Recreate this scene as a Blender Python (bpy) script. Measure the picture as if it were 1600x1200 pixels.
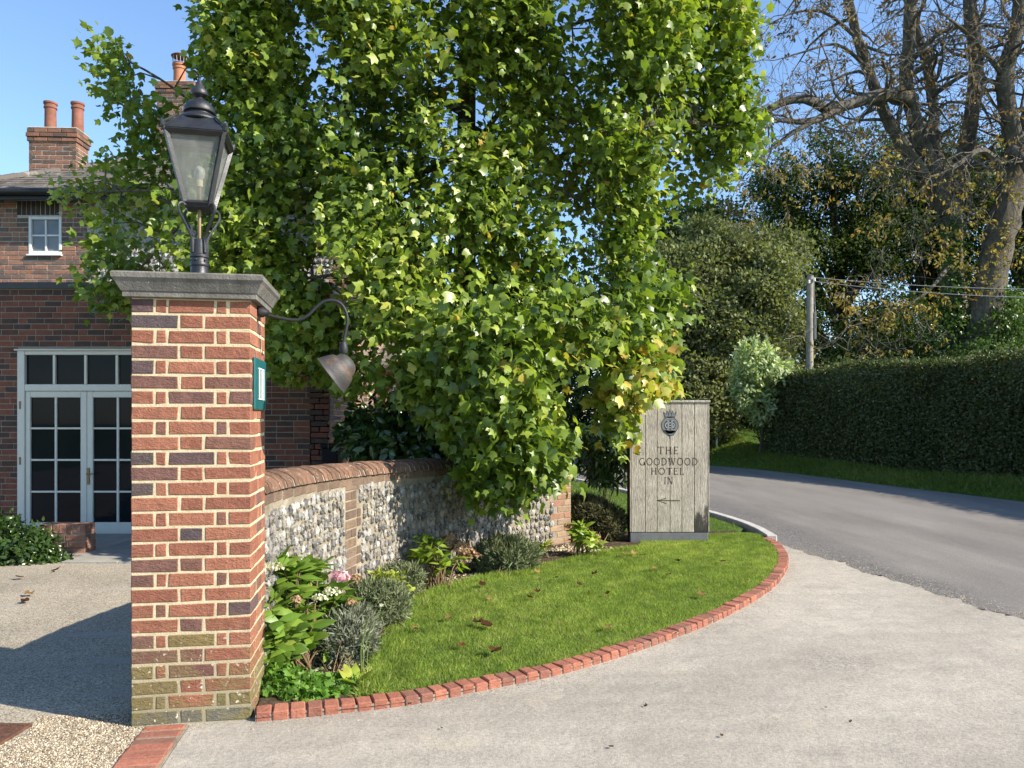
import bpy, bmesh, math, random
import numpy as np
from mathutils import Vector, Matrix

for o in list(bpy.data.objects):
    bpy.data.objects.remove(o)
scene = bpy.context.scene
COL = scene.collection
R = math.radians
random.seed(7)
rng = np.random.default_rng(11)

# ------------------------------------------------------------------ camera
F, HOR, EYE = 1200.0, 657.0, 1.5          # focal length / horizon of the photograph, eye height
cam_d = bpy.data.cameras.new('camera')
cam = bpy.data.objects.new('camera', cam_d)
COL.objects.link(cam)
cam.location = (0, 0, EYE)
cam.rotation_euler = (R(90), 0, 0)
cam_d.sensor_width = 36.0
cam_d.lens = 27.0
cam_d.shift_y = (HOR - 600) / 1600
cam_d.clip_start = 0.05
cam_d.clip_end = 2000
scene.camera = cam

# ------------------------------------------------------------------ sky, sun, exposure
SUN_EL = 34.0
SUN_AZ = 90.0 + 20.0                        # clockwise from +Y
sdir = Vector((math.cos(R(SUN_EL)) * math.sin(R(SUN_AZ)), math.cos(R(SUN_EL)) * math.cos(R(SUN_AZ)), math.sin(R(SUN_EL))))
world = bpy.data.worlds.new('World')
scene.world = world
world.use_nodes = True
wn = world.node_tree
bg = wn.nodes['Background']
sky = wn.nodes.new('ShaderNodeTexSky')
sky.sky_type = 'NISHITA'
sky.sun_disc = False
sky.sun_elevation = R(SUN_EL)
sky.sun_rotation = R(SUN_AZ)
sky.altitude = 50
sky.air_density = 1.0
sky.dust_density = 0.3
sky.ozone_density = 4.0
wn.links.new(sky.outputs['Color'], bg.inputs['Color'])
bg.inputs['Strength'].default_value = 0.14
sun_d = bpy.data.lights.new('sun', 'SUN')
sun_d.energy = 5.0
sun_d.angle = R(0.5)
sun_d.color = (1.0, 0.91, 0.78)
sun = bpy.data.objects.new('sun', sun_d)
COL.objects.link(sun)
sun.location = (20, -10, 30)
sun.rotation_euler = sdir.to_track_quat('Z', 'Y').to_euler()
vs = scene.view_settings
vs.view_transform = 'Standard'
vs.look = 'None'
vs.gamma = 1.0
vs.exposure = 1.0
vs.use_curve_mapping = False
scene.cycles.max_bounces = 5
scene.cycles.diffuse_bounces = 3
scene.cycles.glossy_bounces = 2
scene.cycles.transmission_bounces = 3
scene.cycles.transparent_max_bounces = 6

# ------------------------------------------------------------------ helpers
def P(px, py, d):
    return Vector(((px - 800) * d / F, d, EYE - (py - HOR) * d / F))
def G(px, py, z=0.0):
    d = (EYE - z) * F / (py - HOR)
    return Vector(((px - 800) * d / F, d, z))
def proj(p):
    return (800 + p[0] * F / p[1], HOR - (p[2] - EYE) * F / p[1])

WORLD = {}
def put(o, parent=None):
    COL.objects.link(o)
    if parent is not None:
        o.parent = parent
        loc = WORLD.get(parent.name)
        if loc is not None:
            o.matrix_parent_inverse = Matrix.Translation(-loc)
    return o
def tag(o, label=None, cat=None, group=None, kind=None):
    if label: o['label'] = label
    if cat: o['category'] = cat
    if group: o['group'] = group
    if kind: o['kind'] = kind
    return o
def thing(name, loc, label, cat, group=None):
    o = bpy.data.objects.new(name, None)
    COL.objects.link(o)
    o.empty_display_size = 0.1
    o.location = loc
    WORLD[o.name] = Vector(loc)
    return tag(o, label, cat, group)
def mesh_obj(name, me, parent=None, mat=None):
    o = bpy.data.objects.new(name, me)
    if mat is not None and len(me.materials) == 0:
        me.materials.append(mat)
    return put(o, parent)

def frame(pts, i):
    n = len(pts)
    a = pts[max(i - 1, 0)]; b = pts[min(i + 1, n - 1)]
    return (b - a).normalized()

class MB:
    def __init__(s):
        s.v = []; s.f = []; s.r = []; s.cur = 0.5
    def add(s, vs_, fs):
        b = len(s.v)
        s.v.extend([tuple(p) for p in vs_])
        s.r.extend([s.cur] * len(vs_))
        s.f.extend([tuple(i + b for i in f) for f in fs])
    def box(s, lo, hi, M=None):
        x0, y0, z0 = lo; x1, y1, z1 = hi
        p = [Vector(c) for c in ((x0,y0,z0),(x1,y0,z0),(x1,y1,z0),(x0,y1,z0),(x0,y0,z1),(x1,y0,z1),(x1,y1,z1),(x0,y1,z1))]
        if M is not None: p = [M @ q for q in p]
        s.add(p, [(0,3,2,1),(4,5,6,7),(0,1,5,4),(1,2,6,5),(2,3,7,6),(3,0,4,7)])
    def cbox(s, lo, hi, c=0.005, M=None):
        """box with chamfered edges"""
        bm = bmesh.new()
        bmesh.ops.create_cube(bm, size=1)
        for v in bm.verts:
            v.co = Vector([lo[k] if v.co[k] < 0 else hi[k] for k in range(3)])
        bmesh.ops.bevel(bm, geom=bm.edges[:], offset=c, segments=1, affect='EDGES')
        bm.verts.index_update()
        p = [(M @ v.co) if M is not None else v.co.copy() for v in bm.verts]
        s.add(p, [[v.index for v in f.verts] for f in bm.faces])
        bm.free()
    def tube(s, pts, rad, n=8, cap=True):
        pts = [Vector(p) for p in pts]
        if not hasattr(rad, '__len__'): rad = [rad] * len(pts)
        t = frame(pts, 0)
        up = Vector((0, 0, 1)) if abs(t.z) < 0.9 else Vector((1, 0, 0))
        x = t.cross(up).normalized()
        vs_ = []; fs = []
        for i, p in enumerate(pts):
            t = frame(pts, i)
            x = (x - t * x.dot(t)).normalized()
            y = t.cross(x)
            for k in range(n):
                a = 2 * math.pi * k / n
                vs_.append(p + (x * math.cos(a) + y * math.sin(a)) * rad[i])
        for i in range(len(pts) - 1):
            for k in range(n):
                k2 = (k + 1) % n
                fs.append((i*n+k, i*n+k2, (i+1)*n+k2, (i+1)*n+k))
        if cap:
            fs.append(tuple(range(n))[::-1]); fs.append(tuple((len(pts)-1)*n + k for k in range(n)))
        s.add(vs_, fs)
    def lathe(s, prof, M=None, n=20, cap=True):
        vs_ = []; fs = []
        for (r, z) in prof:
            for k in range(n):
                a = 2 * math.pi * k / n
                q = Vector((r * math.cos(a), r * math.sin(a), z))
                vs_.append(M @ q if M is not None else q)
        for i in range(len(prof) - 1):
            for k in range(n):
                k2 = (k + 1) % n
                fs.append((i*n+k, i*n+k2, (i+1)*n+k2, (i+1)*n+k))
        if cap:
            fs.append(tuple(range(n))[::-1]); fs.append(tuple((len(prof)-1)*n + k for k in range(n)))
        s.add(vs_, fs)
    def mesh(s, name, mat=None, smooth=False):
        me = bpy.data.meshes.new(name)
        me.from_pydata(s.v, [], s.f)
        if s.v:
            a = me.attributes.new('rnd', 'FLOAT', 'POINT')
            a.data.foreach_set('value', np.array(s.r, dtype=np.float32))
        if mat is not None: me.materials.append(mat)
        if smooth:
            me.shade_smooth()
            me.set_sharp_from_angle(angle=R(40))
        me.update()
        return me
    def build(s, name, mat, parent=None, smooth=False):
        return mesh_obj(name, s.mesh(name, mat, smooth), parent)

def tri_mesh(name, V, Fc, rnd, mat):
    me = bpy.data.meshes.new(name)
    V = np.ascontiguousarray(V, dtype=np.float32); Fc = np.ascontiguousarray(Fc, dtype=np.int32)
    me.vertices.add(len(V)); me.vertices.foreach_set('co', V.ravel())
    me.loops.add(Fc.size); me.loops.foreach_set('vertex_index', Fc.ravel())
    me.polygons.add(len(Fc)); me.polygons.foreach_set('loop_start', np.arange(0, Fc.size, 3, dtype=np.int32))
    a = me.attributes.new('rnd', 'FLOAT', 'POINT'); a.data.foreach_set('value', np.ascontiguousarray(rnd, dtype=np.float32))
    me.materials.append(mat)
    me.update(calc_edges=True)
    return me
def norm(a):
    return a / np.maximum(np.linalg.norm(a, axis=1, keepdims=True), 1e-9)
def frames(t, n):
    """t = along the leaf, n = rough normal -> orthonormal (x, y, z)"""
    y = norm(t); z = norm(n - y * np.sum(n * y, axis=1, keepdims=True)); x = np.cross(y, z)
    return x, y, z
def inst_mesh(name, tv, tf, pos, fr, sc, rnd, mat):
    tv = np.asarray(tv, float); tf = np.asarray(tf, int); N = len(pos); k = len(tv)
    x, y, z = fr
    sc = np.broadcast_to(np.asarray(sc, float).reshape(-1, 1, 1), (N, 1, 1))
    V = pos[:, None, :] + sc * (tv[None, :, 0, None] * x[:, None, :] + tv[None, :, 1, None] * y[:, None, :] + tv[None, :, 2, None] * z[:, None, :])
    Fc = tf[None] + (np.arange(N) * k)[:, None, None]
    return tri_mesh(name, V.reshape(-1, 3), Fc.reshape(-1, 3), np.repeat(rnd, k), mat)
def mat4(p, x, y, z, s=1.0):
    M = Matrix(((x[0]*s, y[0]*s, z[0]*s, p[0]), (x[1]*s, y[1]*s, z[1]*s, p[1]), (x[2]*s, y[2]*s, z[2]*s, p[2]), (0, 0, 0, 1)))
    return M

LEAF_TULIP_V = [(0,0,0),(.30,.02,-.03),(.52,.28,-.10),(.34,.50,-.03),(.42,.92,-.14),(0,.74,0.0),
                (-.30,.02,-.03),(-.52,.28,-.10),(-.34,.50,-.03),(-.42,.92,-.14)]
LEAF_TULIP_F = [(0,1,2),(0,2,3),(0,3,5),(3,4,5),(0,7,6),(0,8,7),(0,5,8),(8,5,9)]
LEAF_OVAL_V = [(0,0,0),(.22,.28,-.03),(.20,.65,-.06),(0,1,-.16),(-.22,.28,-.03),(-.20,.65,-.06),(0,.45,.03)]
LEAF_OVAL_F = [(0,1,6),(1,2,6),(2,3,6),(0,6,4),(4,6,5),(5,6,3)]
LEAF_SMALL_V = [(0,0,0),(.3,.5,-.05),(0,1,-.05),(-.3,.5,-.05)]
LEAF_SMALL_F = [(0,1,2),(0,2,3)]
NEEDLE_V = [(-.07,0,0),(.07,0,0),(0,1,0)]
NEEDLE_F = [(0,1,2)]
# ------------------------------------------------------------------ materials
class N:
    """small node-building helper"""
    def __init__(s, name):
        s.m = bpy.data.materials.new(name); s.m.use_nodes = True
        s.t = s.m.node_tree; s.b = s.t.nodes['Principled BSDF']; s.out = s.t.nodes['Material Output']
        s._pos = None
    def n(s, kind, **kw):
        nd = s.t.nodes.new(kind)
        for k, v in kw.items(): setattr(nd, k, v)
        return nd
    def l(s, a, b): s.t.links.new(a, b)
    @property
    def pos(s):
        if s._pos is None: s._pos = s.n('ShaderNodeNewGeometry').outputs['Position']
        return s._pos
    def scaled(s, v):
        m = s.n('ShaderNodeVectorMath', operation='MULTIPLY'); s.l(s.pos, m.inputs[0]); m.inputs[1].default_value = v
        return m.outputs[0]
    def noise(s, scale, detail=4, rough=.6, vec=None, dist=0.0):
        nd = s.n('ShaderNodeTexNoise'); nd.inputs['Scale'].default_value = scale
        nd.inputs['Detail'].default_value = detail; nd.inputs['Roughness'].default_value = rough
        nd.inputs['Distortion'].default_value = dist
        s.l(vec if vec is not None else s.pos, nd.inputs['Vector']); return nd.outputs['Fac']
    def voro(s, scale, feature='F1', out='Distance', vec=None):
        nd = s.n('ShaderNodeTexVoronoi', feature=feature); nd.inputs['Scale'].default_value = scale
        s.l(vec if vec is not None else s.pos, nd.inputs['Vector']); return nd.outputs[out]
    def rnd(s):
        return s.n('ShaderNodeAttribute', attribute_name='rnd').outputs['Fac']
    def ramp(s, fac, stops, interp='LINEAR'):
        nd = s.n('ShaderNodeValToRGB'); cr = nd.color_ramp; cr.interpolation = interp
        while len(cr.elements) < len(stops): cr.elements.new(0.5)
        for e, (p, c) in zip(cr.elements, stops):
            e.position = p; e.color = (c, c, c, 1) if not hasattr(c, '__len__') else (*c, 1)
        s.l(fac, nd.inputs['Fac']); return nd.outputs['Color']
    def mix(s, a, b, fac=.5, blend='MIX'):
        nd = s.n('ShaderNodeMix', data_type='RGBA', blend_type=blend)
        for i, q in ((6, a), (7, b)):
            if hasattr(q, 'is_linked') or hasattr(q, 'links'): s.l(q, nd.inputs[i])
            else: nd.inputs[i].default_value = (*q, 1)
        if hasattr(fac, 'links'): s.l(fac, nd.inputs[0])
        else: nd.inputs[0].default_value = fac
        return nd.outputs[2]
    def math(s, op, a, b=0.5):
        nd = s.n('ShaderNodeMath', operation=op)
        for i, q in ((0, a), (1, b)):
            if hasattr(q, 'links'): s.l(q, nd.inputs[i])
            else: nd.inputs[i].default_value = q
        return nd.outputs[0]
    def sep(s, vec=None):
        nd = s.n('ShaderNodeSeparateXYZ'); s.l(vec if vec is not None else s.pos, nd.inputs[0]); return nd.outputs
    def color(s, c, rough=.8, spec=.3):
        if hasattr(c, 'links'): s.l(c, s.b.inputs['Base Color'])
        else: s.b.inputs['Base Color'].default_value = (*c, 1)
        if hasattr(rough, 'links'): s.l(rough, s.b.inputs['Roughness'])
        else: s.b.inputs['Roughness'].default_value = rough
        s.b.inputs['Specular IOR Level'].default_value = spec
    def bump(s, h, dist=.01, strength=1.0):
        nd = s.n('ShaderNodeBump'); nd.inputs['Distance'].default_value = dist; nd.inputs['Strength'].default_value = strength
        s.l(h, nd.inputs['Height']); s.l(nd.outputs[0], s.b.inputs['Normal'])

def leafmat(name, stops, trans=.35, rough=.45, spec=.4, tboost=(1.5, 1.6, .7)):
    k = N(name)
    c = k.ramp(k.rnd(), stops)
    v = k.noise(9, 2)
    c = k.mix(c, k.ramp(v, [(.3, .72), (.7, 1.2)]), 1.0, 'MULTIPLY')
    k.color(c, rough, spec)
    tr = k.n('ShaderNodeBsdfTranslucent')
    k.l(k.mix(c, tboost, 1.0, 'MULTIPLY'), tr.inputs['Color'])
    mx = k.n('ShaderNodeMixShader'); mx.inputs[0].default_value = trans
    k.l(k.b.outputs[0], mx.inputs[1]); k.l(tr.outputs[0], mx.inputs[2]); k.l(mx.outputs[0], k.out.inputs['Surface'])
    return k.m

def plain(name, c, rough=.6, spec=.3, metal=0.0, var=.15, vs_=12, bump=0.0):
    k = N(name)
    v = k.ramp(k.noise(vs_, 4), [(.25, 1 - var), (.75, 1 + var)])
    k.color(k.mix(c, v, 1.0, 'MULTIPLY'), rough, spec)
    k.b.inputs['Metallic'].default_value = metal
    if bump: k.bump(k.noise(vs_ * 8, 5), bump)
    return k.m

def brickmat(name, stops, bump=.006, dark=.75, lichen=False, nscale=14):
    k = N(name)
    c = k.ramp(k.rnd(), stops)
    c = k.mix(c, k.ramp(k.noise(nscale, 5, .65), [(.25, dark), (.75, 1.25)]), 1.0, 'MULTIPLY')
    c = k.mix(c, k.ramp(k.noise(nscale * 9, 3, .7), [(.3, .82), (.7, 1.15)]), 1.0, 'MULTIPLY')
    if lichen:
        z = k.sep()[2]
        low = k.ramp(z, [(.02, 1.0), (.45, .15), (.75, 0.0)])
        grn = k.math('MULTIPLY', k.ramp(k.noise(7, 4), [(.42, 0.0), (.58, 1.0)]), low)
        c = k.mix(c, (.17, .14, .055), grn)
        spots = k.ramp(k.noise(38, 3, .6), [(.63, 0.0), (.68, 1.0)])
        c = k.mix(c, (.55, .52, .43), k.math('MULTIPLY', spots, k.ramp(z, [(.1, 1.0), (.42, .6), (.5, 0.0)])))
    k.color(c, .85, .25)
    cre = k.voro(36, vec=k.scaled((1, 1, 1.7)))
    h = k.math('ADD', k.math('MULTIPLY', k.noise(60, 6, .7, dist=1.2), 1.0), k.math('MULTIPLY', k.noise(22, 3, .6, vec=k.scaled((1, 1, 2.4)), dist=2.0), 1.4))
    h = k.math('ADD', h, k.math('MULTIPLY', cre, .4))
    k.bump(h, bump)
    return k.m

M = {}
M['pillar_brick'] = brickmat('pillar_brick', [(0, (.32,.135,.082)), (.2, (.27,.108,.066)), (.4, (.235,.095,.06)), (.52, (.185,.09,.064)), (.64, (.15,.08,.068)), (.76, (.088,.066,.07)), (.86, (.19,.14,.058)), (.94, (.17,.145,.08)), (1, (.15,.14,.105))], .005, lichen=True)
k = N('pillar_mortar')
c = k.ramp(k.noise(30, 4), [(.3, (.47,.385,.235)), (.7, (.61,.52,.345))])
z = k.sep()[2]
c = k.mix(c, (.26,.23,.15), k.ramp(z, [(.08, .9), (.4, .25), (.6, 0.0)]))
k.color(c, .95, .1); k.bump(k.noise(120, 4), .003); M['pillar_mortar'] = k.m
k = N('cap_stone')
c = k.ramp(k.noise(5, 6, .7), [(.25, (.11,.105,.09)), (.6, (.19,.18,.16)), (.8, (.27,.26,.235))])
c = k.mix(c, (.5,.5,.47), k.ramp(k.noise(55, 2), [(.71, 0.0), (.74, 1.0)]))
c = k.mix(c, k.ramp(k.noise(2, 3, vec=k.scaled((12, 12, .8))), [(.3, .7), (.7, 1.1)]), 1.0, 'MULTIPLY')
k.color(c, .9, .2); k.bump(k.noise(90, 5), .005); M['cap_stone'] = k.m
k = N('black_iron')
c = k.ramp(k.noise(18, 5), [(.3, (.010,.011,.014)), (.75, (.028,.03,.034))])
k.color(c, k.ramp(k.noise(10, 3), [(.3, .32), (.7, .55)]), .5); k.bump(k.noise(140, 3), .0015); M['black_iron'] = k.m
k = N('lantern_glass')
tr = k.n('ShaderNodeBsdfTransparent'); tr.inputs[0].default_value = (.86, .88, .86, 1)
k.color(k.ramp(k.noise(9, 5, .7, vec=k.scaled((3, 3, .7))), [(.3, (.3,.31,.29)), (.7, (.46,.46,.43))]), .25, .5)
mx = k.n('ShaderNodeMixShader'); k.l(k.ramp(k.noise(6, 4), [(.3, .14), (.7, .34)]), mx.inputs[0])
k.l(tr.outputs[0], mx.inputs[1]); k.l(k.b.outputs[0], mx.inputs[2]); k.l(mx.outputs[0], k.out.inputs['Surface']); M['lantern_glass'] = k.m
M['brass'] = plain('old_brass', (.22,.15,.08), .45, .5, .6)
M['cream'] = plain('cream_plastic', (.75,.66,.42), .5)
M['bulb'] = plain('bulb_glass', (.55,.55,.52), .15, .6)
k = N('rusty_shade')
c = k.ramp(k.noise(7, 5, .65, dist=.4), [(.3, (.04,.042,.044)), (.55, (.06,.055,.05)), (.72, (.16,.085,.045))])
k.color(c, .6, .4); k.b.inputs['Metallic'].default_value = .3; k.bump(k.noise(80, 4), .002); M['rusty_shade'] = k.m
M['dark_pipe'] = plain('dark_pipe', (.022,.023,.025), .55, .3)
M['teal'] = plain('teal_plate', (.012,.10,.105), .35, .5)
M['white_paint'] = plain('white_paint', (.72,.72,.70), .45, .4, var=.06)
M['door_paint'] = plain('door_paint', (.56,.56,.49), .4, .4, var=.05)
k = N('window_glass')
k.color(k.ramp(k.noise(1.3, 2), [(.3, (.006,.008,.011)), (.7, (.012,.014,.016))]), .03, .12); M['glass'] = k.m  # opaque pane, darkness of the room behind put into its colour
k = N('grey_window_glass')
k.color(k.ramp(k.noise(2.3, 2), [(.3, (.13,.15,.16)), (.7, (.22,.23,.23))]), .1, .5); M['glass_grey'] = k.m
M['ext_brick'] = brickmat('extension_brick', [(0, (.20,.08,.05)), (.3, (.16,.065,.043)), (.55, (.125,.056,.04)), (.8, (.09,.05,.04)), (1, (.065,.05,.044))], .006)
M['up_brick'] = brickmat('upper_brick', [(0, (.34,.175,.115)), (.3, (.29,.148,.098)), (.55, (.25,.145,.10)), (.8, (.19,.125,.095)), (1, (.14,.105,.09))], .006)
M['chim_brick'] = brickmat('chimney_brick', [(0, (.27,.135,.085)), (.4, (.20,.105,.072)), (.75, (.145,.088,.065)), (1, (.10,.075,.062))], .006)
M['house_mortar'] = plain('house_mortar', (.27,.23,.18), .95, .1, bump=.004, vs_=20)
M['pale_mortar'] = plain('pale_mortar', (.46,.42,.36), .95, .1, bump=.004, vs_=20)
k = N('wall_mortar')
c = k.ramp(k.noise(6, 5), [(.3, (.19,.16,.115)), (.55, (.29,.25,.185)), (.75, (.39,.345,.27))])
k.color(c, .95, .1); k.bump(k.noise(70, 5), .012); M['flint_mortar'] = k.m
k = N('flint')
c = k.ramp(k.rnd(), [(0, (.07,.069,.068)), (.25, (.13,.127,.122)), (.5, (.205,.2,.19)), (.7, (.30,.292,.275)), (.88, (.44,.43,.40)), (1, (.64,.63,.59))])
c = k.mix(c, k.ramp(k.noise(34, 4, .7), [(.35, .5), (.6, 1.05)]), 1.0, 'MULTIPLY')
c = k.mix(c, (.29,.255,.195), k.ramp(k.noise(13, 5, .65), [(.47, 0.0), (.6, .85)]))
k.color(c, k.ramp(k.noise(20, 3), [(.4, .25), (.6, .7)]), .5); k.bump(k.noise(55, 4), .006); M['flint'] = k.m
k = N('coping_brick')
c = k.ramp(k.rnd(), [(0, (.115,.068,.045)), (.5, (.15,.088,.058)), (1, (.20,.115,.075))])
c = k.mix(c, (.45,.40,.32), k.ramp(k.noise(26, 4, .7), [(.60, 0.0), (.68, .85)]))
c = k.mix(c, k.ramp(k.noise(7, 4), [(.3, .65), (.7, 1.15)]), 1.0, 'MULTIPLY')
k.color(c, .9, .2); k.bump(k.noise(70, 5), .006); M['coping'] = k.m
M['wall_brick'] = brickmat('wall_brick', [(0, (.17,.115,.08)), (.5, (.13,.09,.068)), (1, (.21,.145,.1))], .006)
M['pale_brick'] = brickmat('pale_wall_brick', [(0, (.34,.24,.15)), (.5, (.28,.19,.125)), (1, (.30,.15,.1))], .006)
M['kerb_brick'] = brickmat('kerb_brick', [(0, (.34,.135,.085)), (.4, (.28,.108,.07)), (.8, (.22,.095,.066)), (1, (.20,.10,.07))], .004, dark=.85)
M['terracotta'] = plain('terracotta', (.22,.095,.065), .8, .2, var=.3, vs_=6)
M['terracotta_new'] = plain('terracotta_clean', (.38,.16,.09), .8, .2)
M['red_metal'] = plain('red_metal', (.16,.03,.03), .4, .5)
M['wire_mesh'] = plain('wire_mesh', (.3,.28,.3), .5, .4)
k = N('roof_tile')
c = k.ramp(k.rnd(), [(0, (.085,.075,.068)), (.5, (.12,.105,.092)), (1, (.17,.15,.125))])
c = k.mix(c, (.26,.25,.21), k.ramp(k.noise(4, 5), [(.58, 0.0), (.66, .8)]))
k.color(c, .9, .2); k.bump(k.noise(30, 4), .008); M['roof_tile'] = k.m
M['lead'] = plain('dark_lead', (.055,.057,.06), .6, .3)
M['gutter'] = plain('black_gutter', (.015,.016,.018), .4, .4)
M['black_plastic'] = plain('black_plastic', (.010,.011,.013), .6, .12)
M['concrete'] = plain('concrete', (.42,.40,.36), .9, .2, var=.2, bump=.004)
M['slab'] = brickmat('paving_slab', [(0, (.20,.195,.175)), (.5, (.25,.235,.205)), (1, (.29,.275,.235))], .003, dark=.85, nscale=4)
# ---- grounds
k = N('driveway')
big = k.noise(.55, 5, .6)
grit = k.noise(170, 3, .7)
c = k.ramp(grit, [(.28, (.235,.208,.165)), (.42, (.36,.325,.268)), (.6, (.435,.397,.333)), (.78, (.55,.508,.435))])
c = k.mix(c, k.ramp(big, [(.3, .80), (.7, 1.12)]), 1.0, 'MULTIPLY')
c = k.mix(c, k.ramp(k.noise(2.2, 4, .6, vec=k.scaled((1, 2.6, 1))), [(.3, .88), (.7, 1.08)]), 1.0, 'MULTIPLY')
c = k.mix(c, (.09,.085,.075), k.ramp(k.voro(34, out='Distance'), [(.045, 1.0), (.075, 0.0)]))
dv = k.n('ShaderNodeVectorMath', operation='DISTANCE'); k.l(k.pos, dv.inputs[0]); dv.inputs[1].default_value = (-.6, 9.2, 0)
rad_ = k.math('ADD', dv.outputs['Value'], k.math('MULTIPLY', k.noise(.7, 3), .5))
trk = k.ramp(k.math('MULTIPLY', rad_, .1), [(.50, 1.0), (.525, .86), (.56, .86), (.585, 1.0), (.68, 1.0), (.705, .88), (.74, .88), (.77, 1.0)])
c = k.mix(c, trk, k.ramp(k.noise(1.1, 4), [(.35, .1), (.6, .9)]), 'MULTIPLY')
pt1 = k.n('ShaderNodeVectorMath', operation='DISTANCE'); k.l(k.pos, pt1.inputs[0]); pt1.inputs[1].default_value = (2.0, 4.75, 0)
st1 = k.math('MULTIPLY', k.ramp(k.math('ADD', pt1.outputs['Value'], k.math('MULTIPLY', k.noise(6, 4), .35)), [(.3, 1.0), (.5, 0.0)]), k.ramp(k.noise(75, 2), [(.5, 0.0), (.58, 1.0)]))
c = k.mix(c, (.2,.185,.16), k.math('MULTIPLY', st1, .7))
c = k.mix(c, k.ramp(k.noise(55, 2, .5), [(.32, .85), (.5, 1.0), (.68, 1.09)]), 1.0, 'MULTIPLY')
c = k.mix(c, (.50,.43,.31), k.ramp(k.noise(1.9, 5, .65), [(.60, 0.0), (.72, .45)]))
k.color(c, .95, .15)
k.bump(k.math('ADD', k.noise(150, 4, .7), k.math('MULTIPLY', k.noise(5, 3), 3.0)), .006); M['driveway'] = k.m
k = N('road')
c = k.ramp(k.noise(130, 3, .7), [(.3, (.105,.095,.083)), (.55, (.19,.174,.153)), (.75, (.31,.285,.25))])
c = k.mix(c, k.ramp(k.noise(1.0, 5, .6, vec=k.scaled((1.4, .28, 1))), [(.3, .8), (.7, 1.25)]), 1.0, 'MULTIPLY')
x = k.sep()[0]
edge = k.ramp(k.math('MULTIPLY', k.math('ADD', x, k.math('MULTIPLY', k.noise(.8, 4), 1.0)), .1), [(.42, .7), (.47, 0.0)])
vr = k.n('ShaderNodeTexVoronoi'); vr.inputs['Scale'].default_value = 85; k.l(k.pos, vr.inputs['Vector'])
vs2 = k.n('ShaderNodeSeparateColor'); k.l(vr.outputs['Color'], vs2.inputs[0])
c = k.mix(c, k.ramp(vs2.outputs[0], [(0, (.03,.03,.03)), (.6, (.10,.095,.09)), (1, (.28,.265,.24))]), edge)
c = k.mix(c, (.19,.178,.16), k.ramp(k.noise(.35, 4, vec=k.scaled((1, .3, 1))), [(.5, 0.0), (.65, .6)]))
k.color(c, .8, .3); k.bump(k.noise(110, 4, .7), .006); M['road'] = k.m
k = N('courtyard')
vc = k.n('ShaderNodeTexVoronoi'); vc.inputs['Scale'].default_value = 150; k.l(k.pos, vc.inputs['Vector'])
sp = k.n('ShaderNodeSeparateColor'); k.l(vc.outputs['Color'], sp.inputs[0])
c = k.ramp(sp.outputs[0], [(0, (.12,.105,.08)), (.3, (.25,.215,.16)), (.65, (.36,.315,.24)), (1, (.50,.45,.36))])
c = k.mix(c, k.ramp(k.noise(.8, 5), [(.3, .75), (.7, 1.12)]), 1.0, 'MULTIPLY')
c = k.mix(c, (.31,.29,.26), k.ramp(k.noise(1.3, 4, vec=k.scaled((.5, 2.2, 1))), [(.58, 0.0), (.66, .7)]))
k.color(c, .9, .2); k.bump(vc.outputs['Distance'], .008, -.8); M['courtyard'] = k.m
M['gravel'] = brickmat('gravel', [(0, (.09,.07,.05)), (.3, (.25,.19,.125)), (.7, (.44,.37,.25)), (1, (.62,.56,.44))], .002)
k = N('soil')
c = k.ramp(k.noise(14, 6, .7), [(.3, (.045,.032,.022)), (.55, (.10,.072,.048)), (.75, (.19,.15,.11))])
k.color(c, .98, .1); k.bump(k.noise(30, 6, .7), .04); M['soil'] = k.m
k = N('turf')
c = k.ramp(k.noise(40, 5, .7), [(.3, (.045,.085,.015)), (.55, (.085,.15,.024)), (.8, (.13,.19,.04))])
c = k.mix(c, k.ramp(k.noise(.9, 4), [(.3, .8), (.7, 1.2)]), 1.0, 'MULTIPLY')
k.color(c, .9, .1); k.bump(k.noise(90, 4), .03); M['turf'] = k.m
M['grass'] = leafmat('grass_blade', [(0, (.115,.175,.034)), (.3, (.19,.265,.05)), (.6, (.265,.345,.07)), (.85, (.35,.40,.10)), (1, (.48,.42,.2))], .45, .5, .2)
M['wild_grass'] = leafmat('verge_grass', [(0, (.08,.13,.02)), (.5, (.14,.195,.032)), (1, (.22,.24,.07))], .4, .5, .3)
M['metal_cover'] = plain('rusty_cover', (.13,.065,.042), .7, .3, .3, var=.35, vs_=22, bump=.003)
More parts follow.
